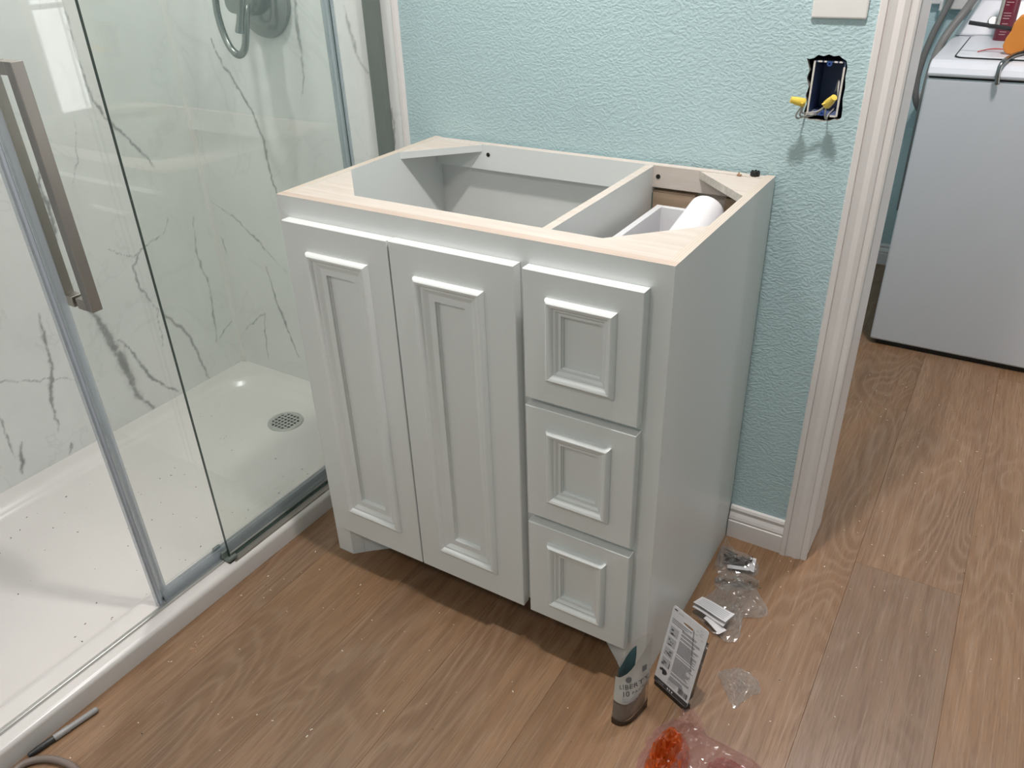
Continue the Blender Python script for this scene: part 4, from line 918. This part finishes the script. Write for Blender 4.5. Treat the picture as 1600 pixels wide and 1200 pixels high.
for i in range(13):
    for j in range(7):
        u, v = i/12, j/6; vs.append((0.845+0.055*u+0.012*v, -0.030+0.022*(1-abs(2*u-0.7))-0.045*v+0.005*noise.noise(Vector((u*5,v*5,3))), 0.003+0.016*v+0.008*abs(noise.noise(Vector((u*4,v*3,5))))))
tail.add(vs, [(i*7+j,i*7+j+1,(i+1)*7+j+1,(i+1)*7+j) for i in range(12) for j in range(6)]); tail.build('tail', 'pink_film', bo)

# marker and hose by the shower curb
mk = thing('marker_pen', (-0.098, -0.625, 0), 'gray marker pen with a dark cap lying along the shower curb', 'marker')
a = Vector((-0.0895,-0.566,0.0065)); b_ = Vector((-0.1085,-0.690,0.0065)); d = (b_-a); L = d.length
MB().lathe([(0.0032,0.0),(0.0045,0.002),(0.0055,0.004),(0.0057,0.052),(0.0063,0.054),(0.0064,0.080)], 20, a, d).build('barrel', 'marker_gray', mk, smooth=True, angle=30)
MB().lathe([(0.0054,0.0795),(0.0058,0.082),(0.0056,0.11),(0.0042,L-0.002),(0.003,L)], 20, a, d).build('cap', 'marker_dark', mk, smooth=True, angle=30)
lp = spline([(-0.098,-0.742,0.007),(-0.100,-0.705,0.007),(-0.079,-0.680,0.007),(-0.045,-0.666,0.007),(-0.004,-0.664,0.007),(0.05,-0.69,0.007),(0.085,-0.76,0.007),(0.06,-0.85,0.007),(-0.02,-0.90,0.007),(-0.08,-0.86,0.010)], 14)
hz = MB().tube(lp, [0.0062+(0.0004 if i % 2 else 0) for i in range(len(lp))], 12).build('braided_hose', 'supply_hose', None, smooth=True)
tag(hz, 'coiled brown-gray hose on the floor at the lower left corner', 'hose')

# grit and sawdust: nobody could count it
def specks(name, mat, n, fn, smin, smax, label, seed):
    rr = random.Random(seed); b = MB()
    for _ in range(n):
        x, y, z = fn(rr); s = rr.uniform(smin, smax); a = rr.uniform(0, 6.28); l = s*rr.uniform(1, 2.6)
        c, q = math.cos(a), math.sin(a); P4 = [(-l,-s),(l,-s*0.6),(l*0.7,s),(-l*0.8,s*0.8)]
        vs = [(x+px*c-py*q, y+px*q+py*c, z) for px, py in P4] + [(x, y, z+s*0.9)]
        b.add(vs, [(0,1,4),(1,2,4),(2,3,4),(3,0,4)])
    o = b.build(name, mat); return tag(o, label, 'debris', kind='stuff')
def on_floor(r):
    while True:
        x, y = r.uniform(-0.10, 1.75), r.uniform(-0.75, 1.5)
        if -0.03 < y < 0.5 and -0.02 < x < 0.77: continue
        if 0.48 < y < 0.63 and x < 0.96: continue
        if y > 0.6 and x < 0.6: continue
        return x, y, 0.0
specks('sawdust', 'speck_white', 420, on_floor, 0.0004, 0.0012, 'pale sawdust specks scattered over the wood floor', 1)
specks('dark_crumbs', 'speck_dark', 60, on_floor, 0.0005, 0.0012, 'dark crumbs scattered over the wood floor', 2)
def in_pan(r):
    x, y = r.uniform(-0.74, -0.22), r.uniform(-0.55, 0.25); return x, y, pan_z(x, y)+0.0002
specks('pan_grit', 'speck_dark', 110, in_pan, 0.0004, 0.0013, 'dark grit scattered in the white shower pan', 4)
def near(cx, cy, s): return lambda r: (r.gauss(cx, s), r.gauss(cy, s*0.5), 0.0)
specks('wood_crumbs', 'wood_shaving', 14, near(-0.055, -0.375, 0.008), 0.0008, 0.002, 'small pile of brown wood crumbs by the shower curb', 6)

# ------------------------------------------------------------------ lamp bodies at the lights set up above
def lamp_body(name, loc, r, label, cat='lamp'):
    th = thing(name, (loc[0], loc[1], CEIL), label, cat)
    MB().lathe([(r*1.35,0),(r*1.35,0.02),(r*1.15,CEIL-loc[2]-0.004),(0.001,CEIL-loc[2]-0.006)], 32, (loc[0],loc[1],CEIL), (0,0,-1)).build('housing', 'lamp_body', th, smooth=True, angle=40)
lamp_body('ceiling_light', LAMP_VANITY, 0.085, 'round ceiling light above the vanity cabinet')
lamp_body('ceiling_light', LAMP_SHOWER, 0.07, 'round ceiling light above the shower pan')
lamp_body('ceiling_light', LAMP_LAUNDRY, 0.13, 'round ceiling light in the laundry room')
lamp_body('ceiling_light', LAMP_FILL, 0.17, 'round unseen housing added for the fill lamp')  # added housing that goes with the fill lamp, no known fixture
